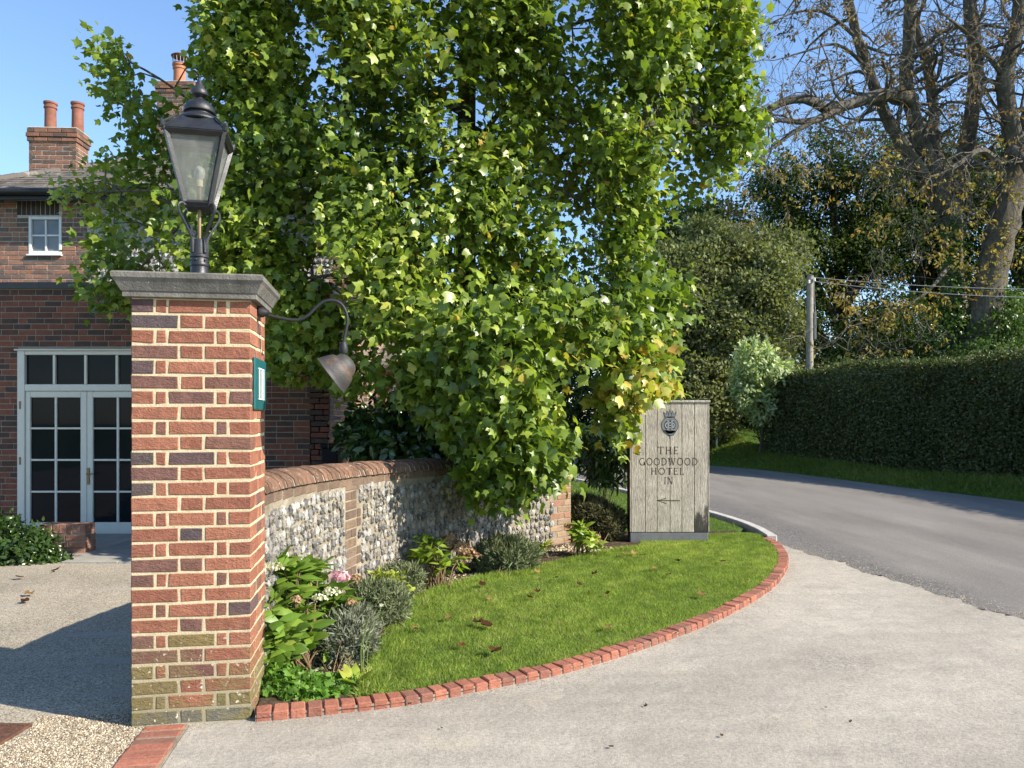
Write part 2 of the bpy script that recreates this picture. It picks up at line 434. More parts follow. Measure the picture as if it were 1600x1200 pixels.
# ---- wood
def woodmat(name, tone, stain=False):
    k = N(name)
    rn = k.rnd()
    off = k.n('ShaderNodeCombineXYZ'); k.l(k.math('MULTIPLY', rn, 37.0), off.inputs[0]); k.l(k.math('MULTIPLY', rn, 11.0), off.inputs[2])
    ad = k.n('ShaderNodeVectorMath', operation='ADD'); k.l(k.pos, ad.inputs[0]); k.l(off.outputs[0], ad.inputs[1])
    mu = k.n('ShaderNodeVectorMath', operation='MULTIPLY'); k.l(ad.outputs[0], mu.inputs[0]); mu.inputs[1].default_value = (1, 1, .085)
    g1 = k.noise(42, 4, .6, vec=mu.outputs[0], dist=2.2)
    g2 = k.noise(170, 2, .6, vec=mu.outputs[0])
    t = Vector(tone)
    c = k.ramp(g1, [(.30, tuple(t * .38)), (.42, tuple(t * .95)), (.50, tuple(t * .62)), (.58, tuple(t * 1.15)), (.66, tuple(t * .7)), (.75, tuple(t * 1.1))])
    c = k.mix(c, k.ramp(g2, [(.35, .72), (.65, 1.12)]), 1.0, 'MULTIPLY')
    c = k.mix(c, k.ramp(k.noise(5, 4), [(.3, .78), (.7, 1.1)]), 1.0, 'MULTIPLY')
    if stain:
        z = k.sep()[2]
        a = k.math('ADD', z, k.math('MULTIPLY', k.noise(9, 5, .7, vec=k.scaled((1.6, 1, .6))), -.75))
        a = k.math('ADD', a, .3)
        c = k.mix(c, (.025,.024,.022), k.ramp(a, [(.12, .93), (.27, .85), (.38, 0.0)]))
    k.color(c, .9, .15); k.bump(k.math('ADD', g1, k.math('MULTIPLY', g2, .5)), .006)
    return k.m
M['oak'] = woodmat('weathered_oak', (.54,.485,.40))
M['oak_stained'] = woodmat('weathered_oak_stained', (.54,.485,.40), True)
M['sign_side_shade'] = plain('shaded_sign_side', (.03,.027,.023), .8, .2)  # near black, the shade on the sign's unlit side put into the colour
M['letter_dark'] = plain('dark_letter', (.085,.07,.052), .9, .1)
M['badge_dark'] = plain('badge_dark', (.045,.05,.058), .6, .3)
M['badge_grey'] = plain('badge_grey', (.17,.18,.19), .6, .3)
M['badge_light'] = plain('badge_light', (.36,.37,.36), .6, .3)
M['slate_plinth'] = plain('slate_plinth', (.14,.145,.15), .8, .2, var=.2)
M['pole_wood'] = woodmat('pole_wood', (.38,.34,.28))
M['wire'] = plain('wire_grey', (.22,.23,.23), .5)
# ---- bark and foliage
def barkmat(name, a, b, sc=7):
    k = N(name)
    g = k.noise(sc, 6, .7, vec=k.scaled((1, 1, .35)), dist=1.0)
    c = k.ramp(g, [(.3, a), (.7, b)])
    c = k.mix(c, k.ramp(k.noise(1.5, 4), [(.3, .7), (.7, 1.25)]), 1.0, 'MULTIPLY')
    k.color(c, .95, .1); k.bump(g, .05); return k.m
M['bark'] = barkmat('tulip_bark', (.08,.068,.052), (.20,.17,.13), 16)
M['bark_ches'] = barkmat('chestnut_bark', (.045,.04,.033), (.185,.165,.135), 6)
M['bark_dark'] = barkmat('dark_bark', (.045,.038,.03), (.11,.095,.075), 8)
M['twig'] = plain('twig', (.19,.165,.135), .9, .1)
M['stem'] = plain('plant_stem', (.16,.11,.06), .8, .2)
M['green_stem'] = plain('green_stem', (.14,.19,.06), .7, .2)
M['tulip'] = leafmat('tulip_leaf', [(0, (.055,.10,.015)), (.25, (.11,.172,.025)), (.5, (.19,.262,.035)), (.72, (.30,.365,.053)), (.84, (.42,.45,.10)), (.93, (.40,.33,.05)), (1, (.42,.26,.05))], .30, .38, .4)
M['chestnut'] = leafmat('chestnut_leaf', [(0, (.12,.088,.055)), (.35, (.19,.14,.06)), (.65, (.28,.215,.06)), (.85, (.32,.275,.065)), (1, (.2,.22,.05))], .35, .6, .2, (1.4,1.2,.6))
M['laurel'] = leafmat('laurel_leaf', [(0, (.020,.042,.010)), (.5, (.032,.068,.013)), (1, (.06,.105,.02))], .2, .28, .6)
M['hedge'] = leafmat('hedge_leaf', [(0, (.05,.068,.026)), (.5, (.08,.105,.036)), (.9, (.115,.135,.05)), (1, (.18,.12,.06))], .25, .5, .3)
M['yew'] = leafmat('conifer_leaf', [(0, (.11,.125,.055)), (.5, (.175,.195,.08)), (.9, (.23,.25,.10)), (1, (.26,.20,.08))], .3, .6, .2)
M['oakleaf'] = leafmat('dark_tree_leaf', [(0, (.028,.045,.013)), (.5, (.052,.08,.02)), (.9, (.085,.112,.028)), (1, (.17,.125,.032))], .3, .6, .12)
M['ivy'] = leafmat('ivy_leaf', [(0, (.05,.09,.02)), (.5, (.085,.145,.03)), (1, (.15,.20,.05))], .3, .35, .4)
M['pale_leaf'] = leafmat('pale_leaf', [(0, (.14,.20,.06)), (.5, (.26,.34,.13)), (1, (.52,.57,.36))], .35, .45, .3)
M['hydrangea'] = leafmat('hydrangea_leaf', [(0, (.075,.15,.022)), (.4, (.14,.235,.032)), (.8, (.22,.315,.045)), (1, (.34,.36,.06))], .35, .42, .4)
M['hydrangea_lime'] = leafmat('hydrangea_lime_leaf', [(0, (.14,.23,.03)), (.5, (.22,.32,.035)), (1, (.36,.39,.06))], .35, .42, .4)
M['lavender'] = leafmat('lavender_leaf', [(0, (.13,.145,.10)), (.5, (.20,.215,.155)), (.9, (.28,.29,.22)), (1, (.15,.10,.07))], .2, .7, .1)
M['sage'] = leafmat('sage_leaf', [(0, (.085,.105,.055)), (.5, (.145,.17,.09)), (1, (.23,.25,.14))], .2, .7, .1)
M['rosemary'] = leafmat('rosemary_leaf', [(0, (.06,.062,.032)), (.5, (.095,.095,.048)), (1, (.15,.125,.07))], .2, .7, .1)
M['geranium'] = leafmat('groundcover_leaf', [(0, (.07,.16,.018)), (.5, (.115,.235,.03)), (1, (.19,.31,.05))], .35, .45, .4)
M['dry_flower'] = leafmat('dry_flower', [(0, (.25,.15,.09)), (.5, (.37,.24,.15)), (1, (.50,.36,.24))], .3, .8, .1)
M['white_flower'] = leafmat('white_flower', [(0, (.40,.42,.28)), (.5, (.55,.55,.42)), (1, (.62,.60,.5))], .3, .7, .1)
M['pink_flower'] = leafmat('pink_flower', [(0, (.62,.28,.32)), (.5, (.72,.42,.44)), (1, (.78,.6,.6))], .3, .6, .2, (1.2,1,1))
M['dead_leaf'] = leafmat('dead_leaf', [(0, (.06,.028,.014)), (.5, (.11,.052,.018)), (1, (.30,.19,.075))], .2, .8, .05, (1.2,1,.6))
# ------------------------------------------------------------------ grounds
def sheet(name, pts, z, mat, label=None):
    bm = bmesh.new()
    vs_ = [bm.verts.new((p[0], p[1], z)) for p in pts]
    f = bm.faces.new(vs_)
    bmesh.ops.triangulate(bm, faces=[f])
    for f in bm.faces:
        f.normal_update()
        if f.normal.z < 0: f.normal_flip()
    me = bpy.data.meshes.new(name); bm.to_mesh(me); bm.free()
    o = mesh_obj(name, me, None, mat)
    tag(o, label, None, None, 'structure')
    return o
def catmull(pts, step):
    pts = [Vector(p) for p in pts]
    out = []
    P_ = [pts[0] * 2 - pts[1]] + pts + [pts[-1] * 2 - pts[-2]]
    for i in range(1, len(P_) - 2):
        a, b, c_, d = P_[i-1], P_[i], P_[i+1], P_[i+2]
        for k in range(24):
            t = k / 24
            out.append(.5 * ((2*b) + (c_-a)*t + (2*a-5*b+4*c_-d)*t*t + (3*b-a-3*c_+d)*t*t*t))
    out.append(pts[-1])
    res = [out[0].copy()]; acc = 0.0
    for i in range(1, len(out)):
        seg = (out[i] - out[i-1]).length
        while acc + seg >= step:
            t = (step - acc) / seg
            q = out[i-1].lerp(out[i], t)
            res.append(q); out[i-1] = q
            seg = (out[i] - q).length; acc = 0.0
        acc += seg
    return res

YAW = R(9)
PU = Vector((math.cos(YAW), math.sin(YAW), 0)); PV = Vector((-math.sin(YAW), math.cos(YAW), 0))
PC = Vector((-1.306, 3.84, 0))                    # front right corner of the pillar
PW, PD, PH = .5625, .44, 2.1
PFL = PC - PU * PW

KERB_PX = [(399,1130),(498,1120),(600,1109),(670,1098),(756,1080),(842,1063),(917,1044),(1025,1009),(1132,966),(1208,920),(1232,883),(1222,858),(1203,845)]
kerb = catmull([G(*p) for p in KERB_PX], .083)
ROADN = [(4.6,-8),(4.25,2),(3.95,5.4),(3.55,8.0),(3.33,9.4),(3.36,10.6),(3.16,12.2),(2.5,15.4),(1.6,19),(-.2,23.5),(-4,29),(-12,36)]
ROADF = [(10.4,-8),(10.0,6),(9.75,11),(9.45,14.2),(8.75,17.5),(7.7,23),(6.5,26),(4.6,29.6),(0,35),(-8,41)]
WALL = catmull([(-1.385,4.262,0),(-1.41,4.8,0),(-1.36,5.5,0),(-1.2,6.4,0),(-.95,7.2,0),(-.45,8.1,0),(.15,8.8,0),(.72,9.3,0)], .085)

sheet('ground', [(-500,-300),(500,-300),(500,700),(-500,700)], -.06, M['turf'], 'grassy ground reaching to the horizon')
rn = catmull([(a, b, 0) for a, b in ROADN], .6); rf = catmull([(a, b, 0) for a, b in ROADF], .6)
sheet('road', [(p.x - .4 if p.y < 9.6 else p.x, p.y) for p in rn] + [(p.x, p.y) for p in rf][::-1], -.004, M['road'], 'dark asphalt lane curving away behind the sign')
# driveway with a ragged edge where it meets the lane
rag = []
RAG_PX = [(1600,970),(1560,958),(1522,950),(1500,938),(1470,932),(1445,921),(1405,911),(1385,902),(1362,899),(1330,887),(1318,879),(1290,875),(1262,866),(1240,858),(1222,852)]
for p in RAG_PX: rag.append(G(*p))
r2 = []
rr = random.Random(5)
for a, b in zip(rag[:-1], rag[1:]):
    for k_ in range(5):
        q = a.lerp(b, k_ / 5)
        r2.append((q.x + rr.uniform(-.03, .03), q.y + rr.uniform(-.05, .05)))
strip_a = PFL.lerp(PC, .46); strip_dir = -PV
sa = strip_a + PU * .02
drive = [(sa.x, sa.y), (sa.x + strip_dir.x * 3, sa.y + strip_dir.y * 3), (.2, -6), (4.3, -6), (4.15, 0), (4.0, 4), (3.9, 5.4)] + r2 + [(3.27, 9.6), (2.2, 9.9), (1.0, 8.6), (-.6, 6.2), (-1.28, 4.4)]
sheet('driveway', drive, .004, M['driveway'], 'pale grey gritty tarmac driveway in the foreground')
sheet('courtyard', [(-14,-6),(.25,-6),(sa.x + .1, sa.y - .3),(-1.2,4.2),(-1.25,5.5),(-1.0,6.6),(-.6,8.2),(.6,9.4),(-1.5,12.6),(-14,12.6)], 0.0, M['courtyard'], 'tan resin-bound gravel courtyard behind the pillar')
# flower bed and lawn
bed = [(p.x, p.y) for p in WALL] + [(1.1,10.2),(3.0,10.3),(3.2,9.55)] + [(p.x, p.y) for p in kerb][::-1][2:]
sheet('flower_bed', bed, .024, M['soil'], 'strip of bare brown soil along the flint wall')
kin = []
for i, p in enumerate(kerb):
    t = frame(kerb, i); kin.append(p + Vector((-t.y, t.x, 0)) * .1)
EDGE_PX = [(1000,853),(960,857),(900,869),(850,880),(800,893),(740,901),(690,914),(650,930),(622,955),(600,990),(585,1020),(572,1050),(560,1075),(552,1098)]
edge = [G(px, py, .055) for px, py in EDGE_PX]
lawn_poly = [(p.x, p.y) for p in kin if p.x > edge[-1].x - .02] + [(3.22,9.75),(3.05,9.95),(1.62,9.62)] + [(p.x, p.y) for p in edge]
sheet('lawn', lawn_poly, .04, M['turf'], 'small mown lawn inside the curved brick kerb')
garden_poly = [(.7,9.55),(1.4,10.0),(3.0,10.1),(3.2,10.6),(3.02,12.1),(2.35,15.3),(1.45,19),(-.3,23),(-5,28),(-5,14),(-1.5,12),(-.3,9.6)]
sheet('garden_grass', garden_poly, .02, M['turf'], 'rough grass behind the wall and the sign')
# far bank with the hedge on it
bank_lo = [(9.78,9),(9.5,14.2),(8.8,17.5),(7.75,23),(6.55,26),(4.65,29.6),(0,35.2)]
bank_hi = [(11.4,9.6),(11.2,16.8),(9.9,20),(8.3,24.4),(8.0,29.5),(6.5,33.5),(2,39)]
mb = MB()
lo = catmull([(a, b, -.0) for a, b in bank_lo], .5); hi_raw = [Vector((a, b, z_)) for (a, b), z_ in zip(bank_hi, (.25, .25, .28, .5, 1.25, 1.45, 1.45))]
hi = catmull(hi_raw, .1)
rows = []
for i, p in enumerate(lo):
    q = hi[min(int(i / (len(lo) - 1) * (len(hi) - 1)), len(hi) - 1)]
    row = []
    for j in range(7):
        t = j / 6
        r_ = p.lerp(q, t); r_.z = -.02 + q.z * (t ** .75) + rr.uniform(-.02, .02)
        row.append(r_)
    row.append(Vector((q.x + 14, q.y + 3, q.z + .2)))
    rows.append(row)
vs_ = [p for r_ in rows for p in r_]; w = len(rows[0])
mb.add(vs_, [(i*w+j, i*w+j+1, (i+1)*w+j+1, (i+1)*w+j) for i in range(len(rows)-1) for j in range(w-1)])
tag(mb.build('bank', M['turf'], None, True), 'low grassy bank below the clipped hedge', kind='structure')

# point-in-polygon (numpy)
def inpoly(x, y, poly):
    poly = np.asarray(poly, float); n = len(poly); ins = np.zeros(len(x), bool); j = n - 1
    for i in range(n):
        xi, yi = poly[i]; xj, yj = poly[j]
        cnd = ((yi > y) != (yj > y)) & (x < (xj - xi) * (y - yi) / (yj - yi + 1e-12) + xi)
        ins ^= cnd; j = i
    return ins
def scatter_poly(poly, n):
    poly = np.asarray(poly, float); lo_ = poly.min(0); hi_ = poly.max(0)
    a = rng.uniform(lo_[0], hi_[0], n * 3); b = rng.uniform(lo_[1], hi_[1], n * 3)
    k_ = inpoly(a, b, poly); a, b = a[k_][:n], b[k_][:n]
    return a, b
def snoise(x, y, s, seed=0):
    r_ = np.random.default_rng(seed); v = 0
    for i in range(6):
        ang = r_.uniform(0, 2*math.pi); f = s * r_.uniform(.6, 1.6); ph = r_.uniform(0, 6.28)
        v = v + np.sin((x * math.cos(ang) + y * math.sin(ang)) * f + ph)
    return v / 6
def grass(name, x, y, z, h, wd, mat, label, parent=None):
    n = len(x)
    pos = np.stack([x, y, z], 1)
    t = norm(np.stack([rng.normal(0, .8, n), rng.normal(0, .8, n), np.ones(n)], 1))
    nn = rng.normal(0, 1, (n, 3)); fr = frames(t, nn)
    tv = [(-wd, 0, 0), (wd, 0, 0), (.2, 1, .25)]
    hh = h * rng.uniform(.55, 1.25, n)
    rnd = np.clip(.42 + .3 * snoise(x, y, 3.2, 3) + .25 * snoise(x, y, 14, 4) + rng.normal(0, .24, n), 0, .97)
    rnd = np.where(rng.random(n) < .02, 1.0, rnd)
    o = mesh_obj(name, inst_mesh(name, tv, NEEDLE_F, pos, fr, hh, rnd, mat), parent)
    return tag(o, label, 'grass', kind='stuff')
gx, gy = scatter_poly(lawn_poly, 230000)
gh = .030 * (1 + .35 * snoise(gx, gy, 5, 8))
d_bed = np.full(len(gx), 9.0)
ed = np.array([[p.x, p.y] for p in edge])
for i in range(len(ed) - 1):
    for t in (0, .5):
        q = ed[i] * (1 - t) + ed[i+1] * t
        d_bed = np.minimum(d_bed, np.hypot(gx - q[0], gy - q[1]))
gh = gh * np.where(d_bed < .16, 1.7, 1.0)
grass('lawn_grass', gx, gy, np.full(len(gx), .037), gh, .07, M['grass'], 'short bright green mown grass of the small lawn')
gx, gy = scatter_poly(garden_poly, 30000)
grass('garden_grass_blades', gx, gy, np.full(len(gx), .018), .06, .09, M['wild_grass'], 'longer grass growing behind the sign')
n = 60000
ii = rng.uniform(0, len(rows) - 1.001, n); jj = rng.uniform(0, 1, n) ** .8 * 6
RW = np.array([[list(p) for p in r_[:7]] for r_ in rows])
i0 = ii.astype(int); j0 = np.minimum(jj.astype(int), 5); fi = (ii - i0)[:, None]; fj = (jj - j0)[:, None]
pp = (RW[i0, j0] * (1-fi) * (1-fj) + RW[i0+1, j0] * fi * (1-fj) + RW[i0, j0+1] * (1-fi) * fj + RW[i0+1, j0+1] * fi * fj)
grass('verge_grass', pp[:, 0], pp[:, 1], pp[:, 2] - .01, .13, .10, M['wild_grass'], 'tufted verge grass growing along the far bank')

# ------------------------------------------------------------------ repeated small pieces (bricks, stones, tiles)
def brick_variant(L, H, D, seed, c=.004, jit=.002):
    r_ = random.Random(seed); m = MB(); m.cur = r_.random()
    j = lambda: r_.uniform(-jit, jit)
    o = [(0+j(), c, 0+j()), (L+j(), c, 0+j()), (L+j(), c, H+j()), (0+j(), c, H+j())]
    i_ = [(o[0][0]+c, j()*.8, o[0][2]+c), (o[1][0]-c, j()*.8, o[1][2]+c), (o[2][0]-c, j()*.8, o[2][2]-c), (o[3][0]+c, j()*.8, o[3][2]-c)]
    b = [(p[0], D, p[2]) for p in o]
    m.add(o + i_ + b, [(4,5,6,7),(0,1,5,4),(1,2,6,5),(2,3,7,6),(3,0,4,7),(1,0,8,9),(2,1,9,10),(3,2,10,11),(0,3,11,8)])
    return m
def set_rnd(m, v): m.r = [v] * len(m.v); return m
def place_pieces(name, items, variants, mat, parent, limit=300, view=None, stuff=None):
    """items: (variant index, Matrix). The ones that show largest become objects, the rest one joined part."""
    def key(it):
        p = it[1].translation
        if p.y < .5: return 1e6
        q = proj(p)
        vis = -20 < q[0] < 1620 and -20 < q[1] < 1220 and (view is None or view(q, p))
        return p.length if vis else 1e5 + p.length
    order = sorted(items, key=key)
    mes = {}
    rest = MB()
    for n_, (vi, Mx) in enumerate(order):
        if n_ < limit and key((vi, Mx)) < 1e5:
            if vi not in mes: mes[vi] = variants[vi].mesh(name, mat)
            o = bpy.data.objects.new(name, mes[vi]); put(o, parent)
            o.matrix_basis = Mx
        else:
            rest.cur = variants[vi].r[0]
            rest.add([Mx @ Vector(p) for p in variants[vi].v], variants[vi].f)
    if rest.v:
        o = rest.build(stuff or name + 's', mat, parent); o['kind'] = 'stuff'
def axes(p, u, inn, up=Vector((0, 0, 1)), s=(1, 1, 1)):
    return Matrix(((u.x*s[0], inn.x*s[1], up.x*s[2], p.x), (u.y*s[0], inn.y*s[1], up.y*s[2], p.y), (u.z*s[0], inn.z*s[1], up.z*s[2], p.z), (0,0,0,1)))

STD = [brick_variant(.215, .064, .06, 100 + i) for i in range(20)]
HDR = [brick_variant(.1025, .064, .06, 200 + i) for i in range(20)]
def brick_wall(wall_part, O, u, inn, W, H, mat, holes=(), limit=300, view=None, z0=0.0, seed=1, header_p=.25, pitch=.075, clip=None):
    r_ = random.Random(seed); items = []; row = 0; z_ = z0
    while z_ + pitch <= H + .01:
        x_ = -r_.choice([0, .05]) - (.1125 if row % 2 else 0)
        while x_ < W:
            hd = r_.random() < header_p
            L = .1025 if hd else .215
            spans = [(max(x_, 0), min(x_ + L, W))]
            for (a, b, c0, c1) in holes:
                if z_ + .06 > c0 and z_ < c1:
                    new = []
                    for (s0, s1) in spans:
                        if s1 <= a or s0 >= b: new.append((s0, s1)); continue
                        if s0 < a: new.append((s0, a))
                        if s1 > b: new.append((b, s1))
                    spans = new
            for (s0, s1) in spans:
                if s1 - s0 < .03: continue
                vi = r_.randrange(20) + (20 if hd else 0)
                p = O + u * s0 + Vector((0, 0, z_)) - inn * (.006 + r_.uniform(0, .003))
                if clip and not clip(s0, s1, z_): continue
                items.append((vi, axes(p, u, inn, s=((s1 - s0) / L, 1, 1))))
            x_ += L + .011
        z_ += pitch; row += 1
    place_pieces('brick', items, STD + HDR, mat, wall_part, limit, view, 'brickwork')
def slab_wall(name, O, u, inn, W, H, T, mat, parent, holes=(), z0=0.0):
    """wall core of thickness T, cut around the holes"""
    xs = sorted({0, W, *[h[0] for h in holes], *[h[1] for h in holes]}); zs = sorted({z0, H, *[h[2] for h in holes], *[h[3] for h in holes]})
    xs = [x_ for x_ in xs if 0 <= x_ <= W]; zs = [z_ for z_ in zs if z0 <= z_ <= H]
    m = MB()
    for a, b in zip(xs[:-1], xs[1:]):
        for c0, c1 in zip(zs[:-1], zs[1:]):
            mx, mz = (a + b) / 2, (c0 + c1) / 2
            if any(h[0] < mx < h[1] and h[2] < mz < h[3] for h in holes): continue
            m.box((a, 0, c0), (b, T, c1), axes(O, u, inn))
    bm = bmesh.new(); me = m.mesh(name); bm.from_mesh(me)
    bmesh.ops.remove_doubles(bm, verts=bm.verts, dist=1e-4)
    # drop the interior faces shared by two cells
    seen = {}
    for f in bm.faces: seen.setdefault(tuple(round(q, 4) for q in f.calc_center_median()), []).append(f)
    dead = [f for fs in seen.values() if len(fs) > 1 for f in fs]
    bmesh.ops.delete(bm, geom=dead, context='FACES')
    bm.to_mesh(me); bm.free()
    return mesh_obj(name, me, parent, mat)

def stone_variant(seed, w=.08, h=.09, d=.02):
    r_ = random.Random(seed); m = MB()
    n_ = 7; vs_ = []
    for ring, (rr_, y_) in enumerate([(1.0, .02), (.82, -d * .55), (.42, -d)]):
        for q in range(n_):
            a = 2 * math.pi * q / n_ + ring * .2
            k_ = r_.uniform(.78, 1.15)
            vs_.append((math.cos(a) * w * .5 * rr_ * k_, y_ * (r_.uniform(.7, 1.15) if ring else 1), math.sin(a) * h * .5 * rr_ * k_))
    vs_.append((r_.uniform(-.01, .01), -d * r_.uniform(.8, 1.15), r_.uniform(-.01, .01)))
    fs = []
    for ring in range(2):
        for q in range(n_):
            q2 = (q + 1) % n_
            fs.append((ring*n_+q, ring*n_+q2, (ring+1)*n_+q2, (ring+1)*n_+q))
    for q in range(n_): fs.append((2*n_+q, 2*n_+(q+1) % n_, 3*n_))
    m.cur = r_.random(); m.add(vs_, fs); return m
STONES = [stone_variant(300 + i) for i in range(28)]
def flint_fill(inside, x0, x1, z0, z1, step=.082, seed=3):
    """rough packing of (x, z, scale, rot) inside a region"""
    r_ = random.Random(seed); out = []; row = 0; z_ = z0 + step * .5
    while z_ < z1 - step * .3:
        x_ = x0 + (step * .5 if row % 2 else 0) + r_.uniform(0, .02)
        while x_ < x1:
            X_, Z_ = x_ + r_.uniform(-.012, .012), z_ + r_.uniform(-.014, .014)
            if inside(X_, Z_): out.append((X_, Z_, r_.uniform(.72, 1.12), r_.uniform(-.5, .5)))
            x_ += step * r_.uniform(.85, 1.15)
        z_ += step * .93; row += 1
    return out

# ------------------------------------------------------------------ gate pillar
pil = thing('gate_pillar', (PFL + PC) / 2 + PV * PD / 2, 'tall square red brick gate pillar with cream joints and moulded stone cap', 'pillar')
mb = MB(); e = .003
mb.box((e, e, 0), (PW - e, PD - e, PH), axes(PFL, PU, PV))
core = mb.build('mortar_core', M['pillar_mortar'], pil)
CODES = ["DRRRR","DRR","RRRRR","BRR","DRRRR","BRB","RRBRB","RRR","RBRBR","RRB","DRDRR","BRR","DRRRR","RRR","RRRBR","RDR","RRRRR","BBR","BRRBR","RRR","RBRBD","RBR","BRMRR","BBR","MRBRR","MRR","MMRMM","GGG"]
J = .012; bh = .063
tone = {'R': (0.0, .36), 'B': (.5, .62), 'D': (.70, .78), 'M': (.84, .92), 'G': (.96, 1.0)}
pr = random.Random(21)
vlist = []; items_front = []; items_side = []; items_back = []
def pbrick(L, D, code, seed):
    v = brick_variant(L, bh, D, seed, .004, .0025); lo_, hi_ = tone[code]
    return set_rnd(v, pr.uniform(lo_, hi_))
for row in range(28):
    z_ = PH - (row + 1) * .075 + .006
    code = CODES[row]
    if len(code) == 3: Ls = [.2175, .1035, .2175]; depth = .1025
    else: Ls = [.1035, .0465, .2145, .0465, .1035]; depth = .215
    x_ = 0.0
    for i, L in enumerate(Ls):
        dd = depth if i in (0, len(Ls) - 1) else .06
        vlist.append(pbrick(L, dd, code[i], 1000 + len(vlist)))
        items_front.append((len(vlist) - 1, axes(PFL + PU * x_ + Vector((0, 0, z_)), PU, PV)))
        x_ += L + J
    rest = PD - depth - J
    parts = [rest] if rest < .1 else ([.0465, rest - .0465 - .11 - 2*J, .11] if depth < .15 else [(rest - J) * .5] * 2)
    for side in (0, 1):
        y_ = depth + J
        for L in parts:
            cd = pr.choice('RRRRRB') if row < 24 else pr.choice('RMM')
            vlist.append(pbrick(L, .06, cd, 1000 + len(vlist)))
            if side == 0:      # right face: runs from front to back, looks towards +PU
                Mx = axes(PC + PV * y_ + Vector((0, 0, z_)), PV, -PU)
            else:              # left face
                Mx = axes(PFL + PV * (y_ + L) + Vector((0, 0, z_)), -PV, PU)
            items_side.append((len(vlist) - 1, Mx)); y_ += L + J
    if True:
        x_ = .066
        for L in ([.2, .2] if row % 2 else [.1, .2, .1]):
            vlist.append(pbrick(L, .06, 'R', 1000 + len(vlist)))
            items_back.append((len(vlist) - 1, axes(PFL + PV * PD + PU * (x_ + L) + Vector((0, 0, z_)), -PU, -PV))); x_ += L + J
place_pieces('brick', items_front + items_side, vlist, M['pillar_brick'], pil, 300)
place_pieces('rear_brick', items_back, vlist, M['pillar_brick'], pil, 0, None, 'rear_brickwork')
# stone cap: fillet, hollow slope, top slab
mb = MB(); cx, cy = PW / 2, PD / 2
prof = [(.022, 0), (.030, .003), (.030, .026), (.036, .031), (.046, .052), (.060, .078), (.070, .09), (.072, .112), (.066, .119), (.03, .126)]
rings = []
for (o_, z_) in prof:
    rings.append([(-o_, -o_), (PW + o_, -o_), (PW + o_, PD + o_), (-o_, PD + o_)])
vs_ = []; fs = []
A = axes(PFL + Vector((0, 0, PH + .0)), PU, PV)
for (o_, z_), rg in zip(prof, rings):
    for (a, b) in rg: vs_.append(A @ Vector((a, b, z_)))
for i in range(len(prof) - 1):
    for q in range(4): fs.append((i*4+q, i*4+(q+1) % 4, (i+1)*4+(q+1) % 4, (i+1)*4+q))
fs.append((3,2,1,0)); fs.append(tuple((len(prof)-1)*4+q for q in range(4)))
mb.add(vs_, fs)
mb.build('stone_cap', M['cap_stone'], pil)
# ------------------------------------------------------------------ lantern on the pillar
UP = Vector((0, 0, 1))
CC = PFL + PU * PW / 2 + PV * PD / 2
LB = CC + UP * (PH + .126)
lan = thing('lantern', LB, 'black cast iron lantern with dusty glass standing on the brick pillar', 'lantern')
LA = axes(Vector((CC.x - .015, CC.y, 0)), Vector((math.cos(R(13)), math.sin(R(13)), 0)), Vector((-math.sin(R(13)), math.cos(R(13)), 0)))
zb, zt, hb, ht = 2.62, 2.978, .06, .14
mb = MB()
mb.lathe([(.052, LB.z), (.052, LB.z + .012), (.046, LB.z + .02), (.043, 2.30), (.047, 2.305), (.047, 2.318), (.042, 2.324), (.042, 2.345), (.048, 2.35), (.048, 2.362), (.041, 2.368), (.038, 2.44), (.030, 2.445), (.012, 2.446)], LA, 24)
for q in range(4):
    a = q * math.pi / 2 + math.pi / 4
    mb.cbox((.034, -.009, 2.37), (.05, .009, 2.45), .003, LA @ Matrix.Rotation(a, 4, 'Z'))
col = mb.build('collar', M['black_iron'], lan, True)
mb = MB()
for q in range(6): mb.lathe([(.006, 0), (.006, .004), (.003, .006)], LA @ Matrix.Rotation(q * 1.047 + .3, 4, 'Z') @ Matrix.Translation((.044, 0, 2.334)) @ Matrix.Rotation(R(90), 4, 'Y'), 8)
mb.build('bolts', M['black_iron'], col)['kind'] = 'stuff'
mb = MB(); mb.tube([LA @ Vector((0, 0, 2.43)), LA @ Vector((0, 0, 2.63))], .009, 10); mb.build('centre_rod', M['brass'], lan, True)
for q in range(4):
    a = q * math.pi / 2 + math.pi / 4
    prof_ = [(.042, 2.40), (.048, 2.45), (.075, 2.50), (.105, 2.545), (.122, 2.575), (.121, 2.602), (.105, 2.615), (.086, 2.612), (.08, 2.625)]
    pts = catmull([LA @ Vector((r_ * math.cos(a), r_ * math.sin(a), z_)) for r_, z_ in prof_], .015)
    mb = MB(); mb.tube(pts, .0075, 8); mb.build('bracket', M['black_iron'], lan, True)
mb = MB()
fw = .013
def corner(sx, sy, z_, o_=0):
    h_ = hb + (ht - hb) * (z_ - zb) / (zt - zb) + o_
    return LA @ Vector((sx * h_, sy * h_, z_))
for sx in (-1, 1):
    for sy in (-1, 1):
        mb.tube([corner(sx, sy, zb - .012), corner(sx, sy, zt)], .0145, 4)
for (z_, rr_) in ((zb, .015), (zt - .014, .019)):
    cs = [corner(-1, -1, z_), corner(1, -1, z_), corner(1, 1, z_), corner(-1, 1, z_)]
    for q in range(4): mb.tube([cs[q], cs[(q + 1) % 4]], rr_, 4)
mb.box((-hb, -hb, zb - .018), (hb, hb, zb - .004), LA)
frm = mb.build('frame', M['black_iron'], lan)
